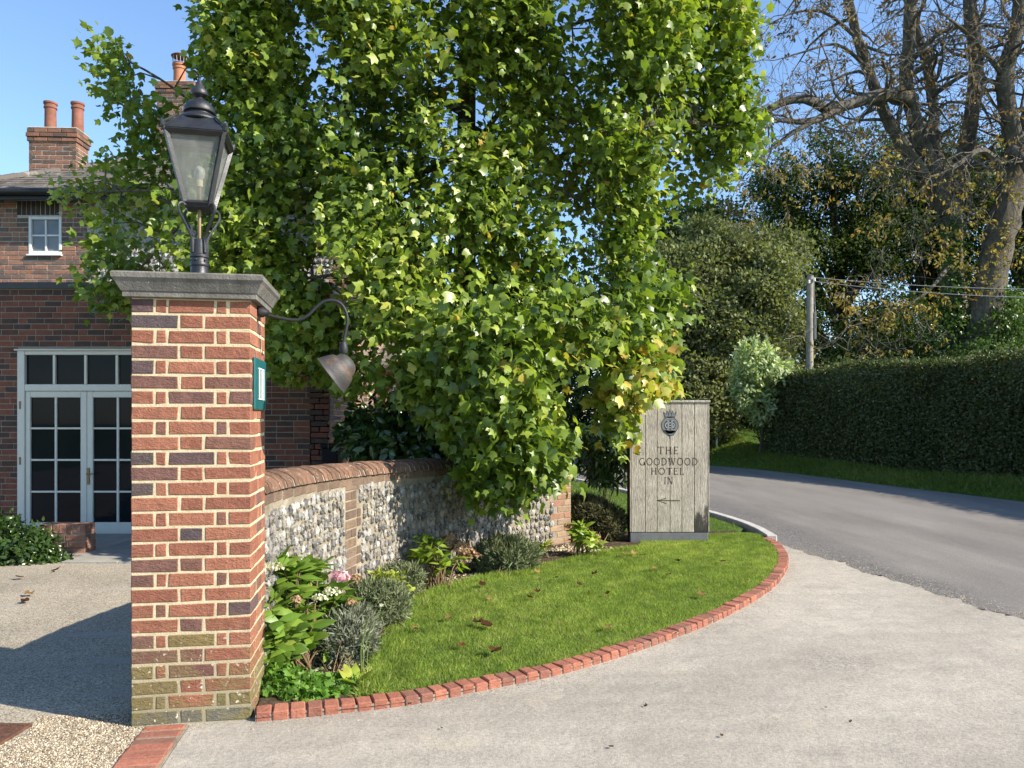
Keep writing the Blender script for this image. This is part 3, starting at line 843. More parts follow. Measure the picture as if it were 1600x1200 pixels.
for (s1, s2) in (((-1, -1), (1, -1)), ((1, -1), (1, 1)), ((1, 1), (-1, 1)), ((-1, 1), (-1, -1))):
    mb = MB()
    o_ = -.006
    a, b, c_, d_ = corner(*s1, zb + .01, o_), corner(*s2, zb + .01, o_), corner(*s2, zt - .02, o_), corner(*s1, zt - .02, o_)
    nn = (b - a).cross(d_ - a).normalized() * .003
    mb.add([a, b, c_, d_, a - nn, b - nn, c_ - nn, d_ - nn], [(0,1,2,3),(7,6,5,4),(0,4,5,1),(1,5,6,2),(2,6,7,3),(3,7,4,0)])
    mb.build('glass_pane', M['lantern_glass'], lan)
# roof: four concave sheets with raised corner ornaments
mb = MB(); vs_ = []; fs = []
rprof = [(ht + .004, zt - .012), (ht + .012, zt - .006), (ht + .012, zt + .006), (.128, zt + .027), (.104, zt + .05), (.086, zt + .078)]
for (h_, z_) in rprof:
    for (sx, sy) in ((-1, -1), (1, -1), (1, 1), (-1, 1)): vs_.append(LA @ Vector((sx * h_, sy * h_, z_)))
for i in range(len(rprof) - 1):
    for q in range(4): fs.append((i*4+q, i*4+(q+1) % 4, (i+1)*4+(q+1) % 4, (i+1)*4+q))
fs.append((3,2,1,0)); fs.append(tuple((len(rprof)-1)*4+q for q in range(4)))
mb.add(vs_, fs)
for sx in (-1, 1):
    for sy in (-1, 1):
        mb.tube([LA @ Vector((sx * (ht + .004), sy * (ht + .004), zt)), LA @ Vector((sx * (ht + .012), sy * (ht + .012), zt + .022)), LA @ Vector((sx * (ht + .012), sy * (ht + .012), zt + .032))], [.014, .011, .004], 6)
        mb.tube([LA @ Vector((sx * (ht + .012), sy * (ht + .012), zt + .012)), LA @ Vector((sx * .09, sy * .09, zt + .08))], .006, 5)
roof = mb.build('roof', M['black_iron'], lan)
mb = MB()
mb.lathe([(.10, 3.05), (.106, 3.056), (.106, 3.064), (.088, 3.082), (.066, 3.094), (.064, 3.102), (.078, 3.106), (.08, 3.114), (.07, 3.14), (.052, 3.16), (.03, 3.172), (.022, 3.178),
          (.02, 3.184), (.026, 3.188), (.041, 3.198), (.044, 3.211), (.037, 3.226), (.022, 3.246), (.011, 3.272), (.006, 3.288), (.009, 3.293), (.003, 3.305)], LA, 24)
mb.build('finial', M['black_iron'], roof, True)
mb = MB(); mb.lathe([(.02, zb), (.02, zb + .03), (.014, zb + .035), (.014, zb + .1)], LA, 12); mb.build('lamp_holder', M['brass'], lan, True)
mb = MB(); mb.lathe([(.0175, zb + .1), (.0175, zb + .135)], LA, 12); mb.build('bulb_cap', M['cream'], lan, True)
mb = MB(); mb.lathe([(.014, zb + .135), (.024, zb + .15), (.029, zb + .172), (.024, zb + .195), (.01, zb + .208), (.001, zb + .21)], LA, 14); mb.build('bulb', M['bulb'], lan, True)

# ------------------------------------------------------------------ swan neck lamp on the pillar
S0 = PC + PV * .2 + UP * 2.068
sw = thing('swan_neck_lamp', S0, 'dark swan neck lamp with rusty dome shade fixed to the pillar side', 'wall lamp')
def onray(px, py):
    k_ = (px - 800) / F
    s = (k_ * S0.y - S0.x) / (PU.x - k_ * PU.y)
    q = S0 + PU * s
    return Vector((q.x, q.y, EYE - (py - HOR) * q.y / F))
pts = catmull([onray(*p) for p in ((400,488),(420,493),(445,498.5),(466,500),(481,493),(494,480),(506,471.5),(520,469.5),(533,475),(541,489),(542.5,505),(538.5,525),(536,541))], .02)
mb = MB(); mb.tube(pts, .0085, 10); mb.build('neck', M['dark_pipe'], sw, True)
mb = MB(); mb.cbox((-.016, -.0, -.045), (.016, .012, .045), .004, axes(S0 + PU * .001, PV, PU)); mb.lathe([(.026, .0), (.026, .02), (.016, .034), (.014, .05)], axes(S0 + PU * .008, PV, UP, PU), 14)
mb.build('wall_plate', M['dark_pipe'], sw, True)
top = onray(548, 562)
ax = (-PU * .80 - UP * .60); ax.normalize()
sx_ = ax.cross(PV).normalized(); sy_ = ax.cross(sx_)
SH = axes(onray(550, 563) - ax * .002, sx_, sy_, ax)
mb = MB()
outer = [(.001, .0), (.03, .004), (.05, .015), (.064, .034), (.069, .052), (.074, .056), (.084, .062), (.096, .088), (.108, .12), (.114, .138), (.117, .14)]
mb.lathe(outer + [(.117, .143), (.111, .14), (.10, .115), (.08, .07), (.06, .045), (.03, .015)], SH, 28, False)
mb.build('shade', M['rusty_shade'], sw, True)
mb = MB(); mb.lathe([(.013, 0), (.019, .012), (.022, .03), (.024, .045), (.02, .06)], axes(pts[-1] + UP * .004, PU, -PV, -UP), 14); mb.build('shade_coupling', M['dark_pipe'], sw, True)
mb = MB(); mb.lathe([(.015, .02), (.015, .06), (.03, .085), (.032, .105), (.02, .122), (.002, .128)], SH, 12); mb.build('bulb', M['bulb'], sw, True)

# ------------------------------------------------------------------ teal plate with white bars
pl = thing('wall_plaque', PC + PV * .22 + UP * 1.55, 'dark teal wall plate with white upright bars on the pillar side', 'plaque')
PA = axes(PC + PU * .001, PV, PU)
mb = MB(); mb.cbox((.05, 0, 1.555), (.395, .012, 1.823), .004, PA); mb.build('plate', M['teal'], pl)
mb = MB(); mb.cbox((.135, .012, 1.612), (.34, .014, 1.77), .002, PA); mb.build('panel', M['teal'], pl)
for q, (a, b) in enumerate(((.15, .178), (.228, .25), (.29, .308))):
    mb = MB(); mb.cbox((a, .014, 1.617), (b, .0165, 1.765), .002, PA); mb.build('white_bar', M['white_paint'], pl)
for z_ in (1.612, 1.77):
    mb = MB(); mb.cbox((.135, .014, z_ - .004), (.31, .0165, z_ + .004), .001, PA); mb.build('white_trim', M['white_paint'], pl)

# ------------------------------------------------------------------ curved flint wall
fw_ = thing('flint_wall', (-.95, 7.2, 0), 'curved knapped flint garden wall with rounded brick coping behind the flower bed', 'wall')
NW = len(WALL)
slen = [0.0]
for i in range(1, NW): slen.append(slen[-1] + (WALL[i] - WALL[i-1]).length)
SL = slen[-1]
def wpos(s):
    s = min(max(s, 0), SL - 1e-4); i = min(int(s / .085), NW - 2)
    while slen[i+1] < s: i += 1
    t = (s - slen[i]) / (slen[i+1] - slen[i])
    p = WALL[i].lerp(WALL[i+1], t)
    ta = frame(WALL, i).lerp(frame(WALL, i + 1), t).normalized()
    return p, ta, Vector((ta.y, -ta.x, 0))          # point on the face, along, outward
def wtop(s): return 1.20 - .13 * s / SL
WT = .26
mb = MB(); vs_ = []; fs = []
for i in range(NW):
    p, ta, no = wpos(slen[i]); h_ = wtop(slen[i]) - .1
    for (o_, z_) in ((0, 0), (0, h_), (-WT, h_), (-WT, 0)): vs_.append(p + no * o_ + UP * z_)
for i in range(NW - 1):
    for q in range(4): fs.append((i*4+q, (i+1)*4+q, (i+1)*4+(q+1) % 4, i*4+(q+1) % 4))
fs.append((0,1,2,3)); fs.append(tuple((NW-1)*4+q for q in (3,2,1,0)))
mb.add(vs_, fs); mb.build('mortar_core', M['flint_mortar'], fw_)
# half round coping bricks
cr = random.Random(4)
s = .0
while s < SL - .04:
    wd = .075 * cr.uniform(.9, 1.08)
    m = MB(); m.cur = cr.random(); vs_ = []; fs = []; na = 8
    jr = cr.uniform(-.004, .004)
    for e_, so in enumerate((.004, wd - .004)):
        p, ta, no = wpos(s + so); h_ = wtop(s) - .105
        for q in range(na):
            a = math.pi * q / (na - 1)
            rr_ = WT * .5 + .026 + jr
            vs_.append(p - no * WT * .5 + no * math.cos(a) * rr_ + UP * (h_ + math.sin(a) * (.105 + jr) + cr.uniform(-.002, .002)))
    for q in range(na - 1): fs.append((q, q + 1, na + q + 1, na + q))
    fs.append(tuple(range(na))[::-1]); fs.append(tuple(na + q for q in range(na))); fs.append((0, na, 2*na-1, na-1))
    m.add(vs_, fs); m.build('coping_brick', M['coping'], fw_)
    s += wd + .008
mb = MB(); vs_ = []; fs = []; na = 8       # mortar bed under the coping
for i in range(NW):
    p, ta, no = wpos(slen[i]); h_ = wtop(slen[i]) - .105
    for q in range(na):
        a = math.pi * q / (na - 1); vs_.append(p - no * WT * .5 + no * math.cos(a) * (WT * .5 + .02) + UP * (h_ + math.sin(a) * .098))
for i in range(NW - 1):
    for q in range(na - 1): fs.append((i*na+q, i*na+q+1, (i+1)*na+q+1, (i+1)*na+q))
mb.add(vs_, fs); mb.build('coping_mortar', M['pale_mortar'], fw_)
# brick course below the coping, brick quoins and flints
def wall_axes(s, z_, out=.006, sc=(1, 1, 1)):
    p, ta, no = wpos(s); return axes(p + no * out + UP * z_, ta, -no, s=sc)
items = []; s = .02
while s < SL - .2:
    items.append((cr.randrange(20), wall_axes(s, wtop(s) - .178))); s += .226
SQ = next(sl for i, sl in enumerate(slen) if 800 + WALL[i].x * F / WALL[i].y > 536)
z_ = .05; row = 0
quoin = {}
while z_ < .98:
    wq = (.30 if row % 4 < 2 else .215)
    quoin[row] = (SQ, SQ + wq)
    a = SQ
    while a < SQ + wq - .04:
        L = .215 if (row % 4 < 2 and a == SQ) or row % 4 == 2 else .1
        L = min(L, SQ + wq - a)
        items.append(((cr.randrange(20) + (0 if L > .12 else 20)), wall_axes(a, z_, .006, (L / (.215 if L > .12 else .1025), 1, 1)))); a += L + .01
    z_ += .075; row += 1
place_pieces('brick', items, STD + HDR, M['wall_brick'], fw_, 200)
items = []; z_ = .03; row = 0
while z_ < .93:
    wq = .225 if row % 2 else .34
    a = SL - wq
    while a < SL - .05:
        L = min(.215, SL - a - .004); items.append((cr.randrange(20), wall_axes(a, z_, .006, (L / .215, 1, 1)))); a += L + .01
    p, ta, no = wpos(SL - .001)                   # bricks on the end face
    for (b0, L) in ((0.012, .1025), (.125, .12)):
        items.append((cr.randrange(20) + 20, axes(p - no * b0 + UP * z_ + ta * .006, -no, -ta, s=(L / .1025, 1, 1))))
    z_ += .075; row += 1
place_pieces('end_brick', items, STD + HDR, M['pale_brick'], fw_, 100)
def wall_in(X_, Z_):
    if Z_ > wtop(X_) - .2: return False
    row_ = int((Z_ - .05) / .075)
    if row_ in quoin and quoin[row_][0] - .03 < X_ < quoin[row_][1] + .03: return False
    return X_ < SL - (.27 if row_ % 2 else .38)
items = []
for (X_, Z_, sc, ro) in flint_fill(wall_in, .02, SL, .03, 1.05, .078):
    p, ta, no = wpos(X_)
    Mx = axes(p + no * .002 + UP * Z_, ta, -no) @ Matrix.Rotation(ro, 4, 'Y') @ Matrix.Diagonal((sc * .98, 1.0, sc * 1.12, 1))
    items.append((cr.randrange(28), Mx))
place_pieces('flint', items, STONES, M['flint'], fw_, 300, lambda q, p: q[1] > 690, 'flintwork')

# ------------------------------------------------------------------ brick kerb, brick strip, cover, concrete kerb
kb = thing('brick_kerb', kerb[40], 'curved red brick-on-edge kerb around the lawn', 'kerb')
kr = random.Random(8)
KV = []
for i in range(24):
    v = MB(); v.cur = kr.random(); v.cbox((.0, 0, -.03), (.074, .105, .046), .006); 
    v.v = [(a + kr.uniform(-.0015, .0015), b + kr.uniform(-.002, .002), c_ + kr.uniform(-.002, .002)) for a, b, c_ in v.v]; KV.append(v)
KM = [v.mesh('brick', M['kerb_brick']) for v in KV]
for i in range(len(kerb) - 1):
    t = (kerb[i+1] - kerb[i]).normalized(); no = Vector((-t.y, t.x, 0))
    o = bpy.data.objects.new('brick', kr.choice(KM)); put(o, kb)
    o.matrix_basis = axes(kerb[i] + no * kr.uniform(-.004, .004) + UP * (.004 + kr.uniform(-.004, .004)), t, no) @ Matrix.Rotation(kr.uniform(-.03, .03), 4, 'X')
mb = MB(); vs_ = []; fs = []
for i, p in enumerate(kerb):
    t = frame(kerb, i); no = Vector((-t.y, t.x, 0))
    for (o_, z_) in ((.006, -.02), (.006, .036), (.101, .036), (.101, -.02)): vs_.append(p + no * o_ + UP * z_)
for i in range(len(kerb) - 1):
    for q in range(4): fs.append((i*4+q, (i+1)*4+q, (i+1)*4+(q+1) % 4, i*4+(q+1) % 4))
mb.add(vs_, fs); mb.build('mortar', M['house_mortar'], kb)
st = thing('brick_strip', strip_a - PV * .25, 'flush red brick edging running from the pillar foot towards the viewer', 'edging')
for i in range(24):
    p = strip_a - PV * (.02 + .077 * i) - PU * .19
    o = bpy.data.objects.new('brick', kr.choice(KM)); put(o, st)
    o.matrix_basis = axes(p + UP * (-.034 + kr.uniform(-.003, .003)), -PV, PU, s=(.9, 1.88, 1)) @ Matrix.Rotation(kr.uniform(-.02, .02), 4, 'Z')
mb = MB(); mb.box((0, 0, -.02), (1.86, .2, .008), axes(strip_a - PU * .185, -PV, PU)); mb.build('mortar', M['flint_mortar'], st)
cv = thing('drain_cover', (-2.72, 3.64, 0), 'rusty brown metal drain cover set flush in the gravel', 'drain cover')
CA = axes(Vector((-2.56, 3.82, 0)), Vector((-.62, -.78, 0)), Vector((.78, -.62, 0)))
CA = axes(G(52, 1131) , (G(-40, 1196) - G(52, 1131)).normalized(), Vector((0,0,0)))
cu = (G(-10, 1172) - G(52, 1133)).normalized(); cn = Vector((cu.y, -cu.x, 0)) * -1
if cn.x > 0: cn = -cn
CA = axes(G(52, 1133), cu, cn)
mb = MB(); mb.cbox((0, 0, -.02), (.6, .6, .012), .004, CA); cvp = mb.build('plate', M['metal_cover'], cv)
mb = MB()
for i in range(14):
    for j in range(14):
        if (i + j) % 2: mb.box((.02 + i * .04, .03 + j * .04, .012), (.052 + i * .04, .04 + j * .04, .015), CA)
        else: mb.box((.03 + i * .04, .02 + j * .04, .012), (.04 + i * .04, .052 + j * .04, .015), CA)
mb.build('tread', M['metal_cover'], cvp)
ck = thing('concrete_kerb', (3.3, 10.6, 0), 'pale worn concrete kerb beside the dark lane', 'kerb')
ckp = catmull([(3.30,9.55,0),(3.36,10.3,0),(3.33,11.0,0),(3.16,12.2,0),(2.5,15.4,0),(1.6,19,0),(-.2,23.4,0)], .6)
for i in range(len(ckp) - 1):
    t = (ckp[i+1] - ckp[i]); L = t.length; t.normalize(); no = Vector((-t.y, t.x, 0))
    m = MB(); m.cbox((.004, 0, -.05), (L - .004, .13, .075), .012, axes(ckp[i], t, no)); m.build('kerb_stone', M['concrete'], ck)

# ------------------------------------------------------------------ wooden sign
SD = 9.3
def sp(px, py, off=0.0):
    q = P(px, py, SD); return Vector((q.x, SD - off, q.z))
sg = thing('wooden_sign', (P(1046, 846, SD).x, SD, .05), 'weathered grey oak plank sign reading THE GOODWOOD HOTEL IN with left arrow', 'sign')
seams = [986, 1008, 1026.5, 1046.7, 1065.3, 1084.8, 1106.5]
pr2 = random.Random(3)
for i in range(6):
    a, b = sp(seams[i], 831.5), sp(seams[i+1], 629)
    m = MB(); m.cur = (i + .5) / 6.3
    m.cbox((a.x + .0028, SD, a.z), (b.x - .0028, SD + .022, b.z), .004); m.build('plank', M['oak_stained' if i == 5 else 'oak'], sg)
a, b = sp(984.5, 831.5), sp(1108, 629)
mb = MB(); mb.box((a.x, SD + .023, a.z), (b.x - .006, SD + .24, b.z - .002)); mb.build('box_frame', M['sign_side_shade'], sg)
mb = MB(); mb.cbox((a.x - .012, SD - .014, b.z), (b.x + .012, SD + .25, b.z + .028), .004); m = mb.build('top_board', M['oak'], sg)
for x_ in (984.3, 1106.6):
    q = sp(x_, 831); mb = MB(); mb.cur = .77; mb.cbox((q.x, SD - .003, q.z), (q.x + .011, SD + .03, b.z - .001), .002); mb.build('edge_batten', M['oak'], sg)
mb = MB(); mb.cbox((a.x + .004, SD + .004, 0), (b.x - .012, SD + .23, a.z - .006), .004); mb.build('plinth', M['slate_plinth'], sg)
# lettering as raised strokes, the shade of carved grooves put into their dark colour
def arc(cx_, cy_, rx, ry, a0, a1, n_=14):
    return [(cx_ + rx * math.cos(R(a0 + (a1 - a0) * i / n_)), cy_ + ry * math.sin(R(a0 + (a1 - a0) * i / n_))) for i in range(n_ + 1)]
TH, TN = .15, .085
GLY = {
 'T': (.82, [([(.02,.97),(.80,.97)], TN), ([(.41,0),(.41,1)], TH), ([(.26,.03),(.56,.03)], .06), ([(.03,.82),(.03,1)], .06), ([(.79,.82),(.79,1)], .06)]),
 'H': (.92, [([(.16,0),(.16,1)], TH), ([(.76,0),(.76,1)], TH), ([(.16,.52),(.76,.52)], TN)] + [([(c_-.14,z_),(c_+.14,z_)], .06) for c_ in (.16,.76) for z_ in (.03,.97)]),
 'E': (.70, [([(.16,0),(.16,1)], TH), ([(.03,.97),(.62,.97)], TN), ([(.16,.52),(.52,.52)], TN), ([(.03,.03),(.66,.03)], TN), ([(.61,.82),(.61,1)], .06), ([(.65,0),(.65,.2)], .06), ([(.52,.43),(.52,.61)], .05)]),
 'G': (.98, [(arc(.5,.5,.43,.47,50,330), TH*.85), ([(.85,.0),(.85,.42)], TH), ([(.68,.42),(.98,.42)], .06)]),
 'O': (1.02, [(arc(.5,.5,.44,.47,0,360,22), TH*.85)]),
 'D': (.95, [([(.16,0),(.16,1)], TH), (arc(.3,.5,.56,.47,-90,90), TH*.85), ([(.03,.97),(.32,.97)], .07), ([(.03,.03),(.32,.03)], .07)]),
 'W': (1.3, [([(.1,1),(.40,0)], TH), ([(.40,0),(.66,.98)], TN), ([(.58,1),(.88,0)], TH), ([(.88,0),(1.16,1)], TN), ([(0,.97),(.24,.97)], .06), ([(1.04,.97),(1.28,.97)], .06), ([(.5,.97),(.7,.97)], .06)]),
 'L': (.70, [([(.16,0),(.16,1)], TH), ([(.03,.97),(.3,.97)], .06), ([(.03,.03),(.64,.03)], TN), ([(.64,0),(.64,.22)], .06)]),
 'I': (.36, [([(.18,0),(.18,1)], TH), ([(.03,.97),(.33,.97)], .06), ([(.03,.03),(.33,.03)], .06)]),
 'N': (.98, [([(.14,0),(.14,1)], TN), ([(.14,1),(.82,0)], TH), ([(.82,0),(.82,1)], TN), ([(.0,.97),(.16,.97)], .06), ([(.02,.03),(.28,.03)], .06), ([(.70,.97),(.94,.97)], .06)]),
}
def stroke(m, pts2, wd, f, yoff=0.0012):
    n_ = len(pts2); L_ = []; R_ = []
    for i, (x_, z_) in enumerate(pts2):
        a = pts2[max(i-1, 0)]; b = pts2[min(i+1, n_-1)]
        if n_ > 4 and pts2[0] == pts2[-1] or (n_ > 10 and abs(pts2[0][0]-pts2[-1][0]) < 1e-6 and abs(pts2[0][1]-pts2[-1][1]) < 1e-6):
            if i in (0, n_-1): a, b = pts2[-2], pts2[1]
        dx, dz = b[0]-a[0], b[1]-a[1]; l_ = math.hypot(dx, dz) or 1
        L_.append((x_ - dz/l_*wd/2, z_ + dx/l_*wd/2)); R_.append((x_ + dz/l_*wd/2, z_ - dx/l_*wd/2))
    vs_ = [f(*p, yoff) for p in L_ + R_] + [f(*p, -.004) for p in L_ + R_]
    fs = []
    for i in range(n_ - 1):
        fs.append((i, i+1, n_+i+1, n_+i))
        fs.append((i, 2*n_+i, 2*n_+i+1, i+1)); fs.append((n_+i+1, 3*n_+i+1, 3*n_+i, n_+i))
    m.add(vs_, fs)
def line_text(txt, x0, x1, y0, y1, sp_=.22):
    tot = sum(GLY[ch][0] for ch in txt) + sp_ * (len(txt) - 1)
    kx = (x1 - x0) / tot; h_ = y1 - y0; x_ = x0
    for ch in txt:
        m = MB(); g = GLY[ch]
        for (pp_, wd) in g[1]:
            stroke(m, [(q[0], q[1]) for q in pp_], wd, lambda a, b, o_, x_=x_: sp(x_ + a * kx, y1 - b * h_, o_))
        m.build('letter', M['letter_dark'], sg)
        x_ += (g[0] + sp_) * kx
line_text('THE', 1028, 1060, 698, 709.5)
line_text('GOODWOOD', 999, 1090, 715.5, 727)
line_text('HOTEL', 1017, 1069, 731, 741.5)
line_text('IN', 1037.5, 1051.5, 745.5, 756.5)
m = MB()
for pp_ in ([(1027.5,782),(1062.5,782.3)], [(1041,778.5),(1027,782),(1041,786.8)]): stroke(m, pp_, 1.5, lambda a, b, o_: sp(a, b, o_))
m.build('arrow', M['letter_dark'], sg)
# crest: crown, garter ring and monogram
bd = MB()
def disc(m, cx_, cy_, r0, r1, off, n_=28):
    pts_o = [sp(cx_ + r1 * math.cos(2*math.pi*i/n_), cy_ + r1 * math.sin(2*math.pi*i/n_), off) for i in range(n_)]
    if r0 <= 0: m.add(pts_o, [tuple(range(n_))]); return
    pts_i = [sp(cx_ + r0 * math.cos(2*math.pi*i/n_), cy_ + r0 * math.sin(2*math.pi*i/n_), off) for i in range(n_)]
    m.add(pts_o + pts_i, [(i, (i+1) % n_, n_+(i+1) % n_, n_+i) for i in range(n_)])
m = MB(); disc(m, 1046.7, 664.6, 8.6, 13.2, .0016); m.add([sp(1036,672,.0016),sp(1057,673,.0016),sp(1052,680,.0016),sp(1047,681,.0016),sp(1042,678,.0016)], [(0,1,2,3,4)]); crest = m.build('crest_ring', M['badge_grey'], sg)
m = MB(); disc(m, 1046.7, 664.6, 0, 8.6, .0010); m.build('crest_centre', M['badge_dark'], sg)
m = MB(); disc(m, 1046.7, 664.6, 12.7, 13.7, .0020); disc(m, 1046.7, 664.6, 8.2, 9.0, .0022)
for pp_ in ([(1035,671),(1047,681),(1047,685)], [(1036,674),(1046,681.5)], [(1058,671),(1052,680),(1045,681)]): stroke(m, pp_, 1.0, lambda a, b, o_: sp(a, b, o_), .0024)
m.build('crest_outline', M['badge_dark'], sg)
m = MB()
for pp_, wd in (([(1044,658),(1044,671.5)],1.6), ([(1050,658),(1050,671.5)],1.6), ([(1044,664.7),(1050,664.7)],1.2), (arc(1044.3,664.6,4.6,4.2,60,300),1.5), (arc(1049.2,664.6,4.6,4.2,120,-120),1.3), ([(1051,665.4),(1055,665.4)],1.2), ([(1042,657.6),(1046,657.6)],1.0), ([(1048,657.6),(1052,657.6)],1.0), ([(1042,671.6),(1046,671.6)],1.0), ([(1048,671.6),(1052,671.6)],1.0)):
    stroke(m, pp_, wd, lambda a, b, o_: sp(a, b, o_), .0036)
m.build('crest_monogram', M['badge_light'], sg)
m = MB(); m.add([sp(x_, y_, .0016) for x_, y_ in ((1039.5,653),(1037,643.5),(1041,647.5),(1042.5,641.8),(1045,646.5),(1046.8,640.5),(1048.6,646.5),(1051,641.8),(1052.6,647.5),(1056.6,643.5),(1054,653))], [tuple(range(11))]); m.build('crest_crown', M['badge_grey'], sg)
m = MB()
for pp_ in ([(1039.5,653),(1037,643.5),(1041,647.5),(1042.5,641.8),(1045,646.5),(1046.8,640.5),(1048.6,646.5),(1051,641.8),(1052.6,647.5),(1056.6,643.5),(1054,653)], [(1040,651),(1053.5,651)], [(1044.5,650),(1044,645)], [(1049.3,650),(1049.8,645)]): stroke(m, pp_, .8, lambda a, b, o_: sp(a, b, o_), .0026)
m.build('crest_crown_outline', M['badge_dark'], sg)
# ------------------------------------------------------------------ the house: low front range with glazed doors, tall range behind
EY = 10.1; UX = Vector((1, 0, 0)); UY = Vector((0, 1, 0))
def fx(px, d=EY): return (px - 800) * d / F
def fz(py, d=EY): return EYE - (py - HOR) * d / F
hs = thing('house', (-5, 11, 0), 'old brick and flint house with white glazed doors behind the pillar', 'house')
EX0, EX1 = -9.6, -2.4
dx0, dx1, dz1 = fx(28), fx(244), fz(548)
O = Vector((EX0, EY, 0)); Wd = EX1 - EX0; EH = fz(447)
hole = (dx0 - EX0, dx1 - EX0, -.01, dz1)
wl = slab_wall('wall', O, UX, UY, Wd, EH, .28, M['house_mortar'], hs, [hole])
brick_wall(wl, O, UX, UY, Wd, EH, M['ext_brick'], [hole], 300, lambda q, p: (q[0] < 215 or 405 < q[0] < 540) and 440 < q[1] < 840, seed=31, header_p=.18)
# return wall on the right, facing the lane, in sun
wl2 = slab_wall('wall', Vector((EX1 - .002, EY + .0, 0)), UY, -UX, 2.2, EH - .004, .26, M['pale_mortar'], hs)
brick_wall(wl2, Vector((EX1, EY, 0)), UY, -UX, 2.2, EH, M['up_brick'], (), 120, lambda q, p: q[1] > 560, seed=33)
mb = MB(); mb.box((EX0 - .1, EY - .035, EH), (EX1 + .04, EY + 2.3, EH + .045)); mb.box((EX0 - .1, EY - .05, EH - .04), (EX1 + .05, EY - .03, EH + .03)); mb.build('parapet_flashing', M['lead'], hs)
# glazed double doors with a transom light
dr = bpy.data.objects.new('door', None)
put(dr, hs); dr.matrix_parent_inverse = Matrix.Translation(-WORLD[hs.name])
def dpiece(name, x0, x1, y0, y1, yo0, yo1, mat, c=.006, par=None):
    m = MB(); m.cbox((fx(x0), EY + yo0, fz(y1)), (fx(x1), EY + yo1, fz(y0)), c); return m.build(name, mat, par or dr)
DP = M['door_paint']
dpiece('door_frame', 28, 39.5, 548, 835, -.02, .09, DP); dpiece('door_frame', 232.5, 244, 548, 835, -.02, .09, DP)
dpiece('frame_head', 39.6, 232.4, 548.3, 554.5, -.017, .09, DP); dpiece('frame_transom', 39.6, 232.4, 600.5, 611, -.018, .09, DP)
dpiece('drip_board', 25, 247, 545.6, 548.2, -.05, .0, DP, .004)
for x_ in (84.5, 133.5, 182.5): dpiece('glazing_bar', x_ - 2, x_ + 2, 554.6, 600.4, -.005, .05, DP, .004)
for a, b in ((39.6, 82.5), (86.5, 131.5), (135.5, 180.5), (184.5, 232.4)): dpiece('pane', a, b, 554.6, 600.4, .03, .036, M['glass'], .001)
for (l0, l1, pa, pb) in ((39.7, 135.3, (47, 84.5), (88, 125.5)), (135.8, 232.3, (145, 181.5), (185, 222.5))):
    dpiece('stile', l0, pa[0], 611.3, 834.5, .0, .05, DP); dpiece('stile', pb[1], l1, 611.3, 834.5, .0, .05, DP)
    dpiece('top_rail', pa[0] + .05, pb[1] - .05, 611.3, 621, .001, .05, DP); dpiece('bottom_rail', pa[0] + .05, pb[1] - .05, 816.3, 834.5, .001, .05, DP)
    dpiece('glazing_bar', pa[1], pb[0], 621, 816, .008, .045, DP, .004)
    for y_ in (669.3, 718.8, 768.5):
        for (a, b) in (pa, pb): dpiece('glazing_bar', a + .05, b - .05, y_ - 1.5, y_ + 1.5, .009, .044, DP, .004)
    ys = [621, 667.8, 670.8, 717.3, 720.3, 767, 770, 816.2]
    for r_ in range(4):
        for (a, b) in (pa, pb): dpiece('pane', a, b, ys[2*r_], ys[2*r_+1], .03, .036, M['glass'], .001)
for y_ in (633, 720, 808): dpiece('hinge', 31.5, 34, y_ - 6, y_ + 6, -.03, -.019, M['brass'], .002)
hd = dpiece('handle', 136.5, 140.5, 731, 757, -.016, -.0005, M['brass'], .003)
mb = MB(); q = Vector((fx(138.5), EY - .015, fz(740))); mb.tube([q, q + Vector((0, -.04, 0)), q + Vector((.09, -.045, 0))], .008, 8); mb.build('lever', M['brass'], hd, True)
mb = MB(); mb.box((fx(28), EY + .12, 0), (fx(244), EY + .16, fz(548))); mb.build('dark_room_sheet', M['black_plastic'], dr)  # black sheet put in for the darkness of the unlit room
dpiece('threshold', 28, 244, 835.1, 838, -.06, .1, M['lead'], .004)

# tall range
UYD = 12.2; UX0, UX1 = -8.5, -2.3; UZ = 5.05
def hx(px): return fx(px, UYD)
def hz(py): return fz(py, UYD)
O2 = Vector((UX0, UYD, 0)); W2 = UX1 - UX0
wx0, wx1, wz0, wz1 = hx(45), hx(97), hz(398), hz(338)
hole2 = (wx0 - UX0, wx1 - UX0, wz0, wz1)
wl3 = slab_wall('wall', O2, UX, UY, W2, UZ, .3, M['pale_mortar'], hs, [hole2], z0=3.0)
fl0 = hx(127)
arch = (hx(27) - UX0, hx(97) - UX0, hz(336.5), hz(313))
def quoin_clip(s0, s1, z_):
    row_ = int(round(z_ / .075))
    lim = fl0 - UX0 + (.10 if row_ % 6 < 3 else 0)
    return s0 < lim or s1 > W2 - (.5 if row_ % 6 < 3 else .38)
brick_wall(wl3, O2, UX, UY, W2, UZ, M['up_brick'], [hole2, arch], 200, lambda q, p: q[0] < 150, z0=3.15, seed=35, clip=quoin_clip, header_p=.3)
items = []
x_ = arch[0]
while x_ < arch[1] - .06:
    items.append((cr.randrange(20), axes(O2 + UX * (x_ + .064) + Vector((0, -.008, hz(336) )), UP, UY, -UX, s=((hz(314) - hz(336)) / .215, 1, 1)))); x_ += .075
place_pieces('arch_brick', items, [set_rnd(brick_variant(.215, .064, .06, 700 + i), 1.0) for i in range(20)], M['ext_brick'], wl3, 40)
items = []
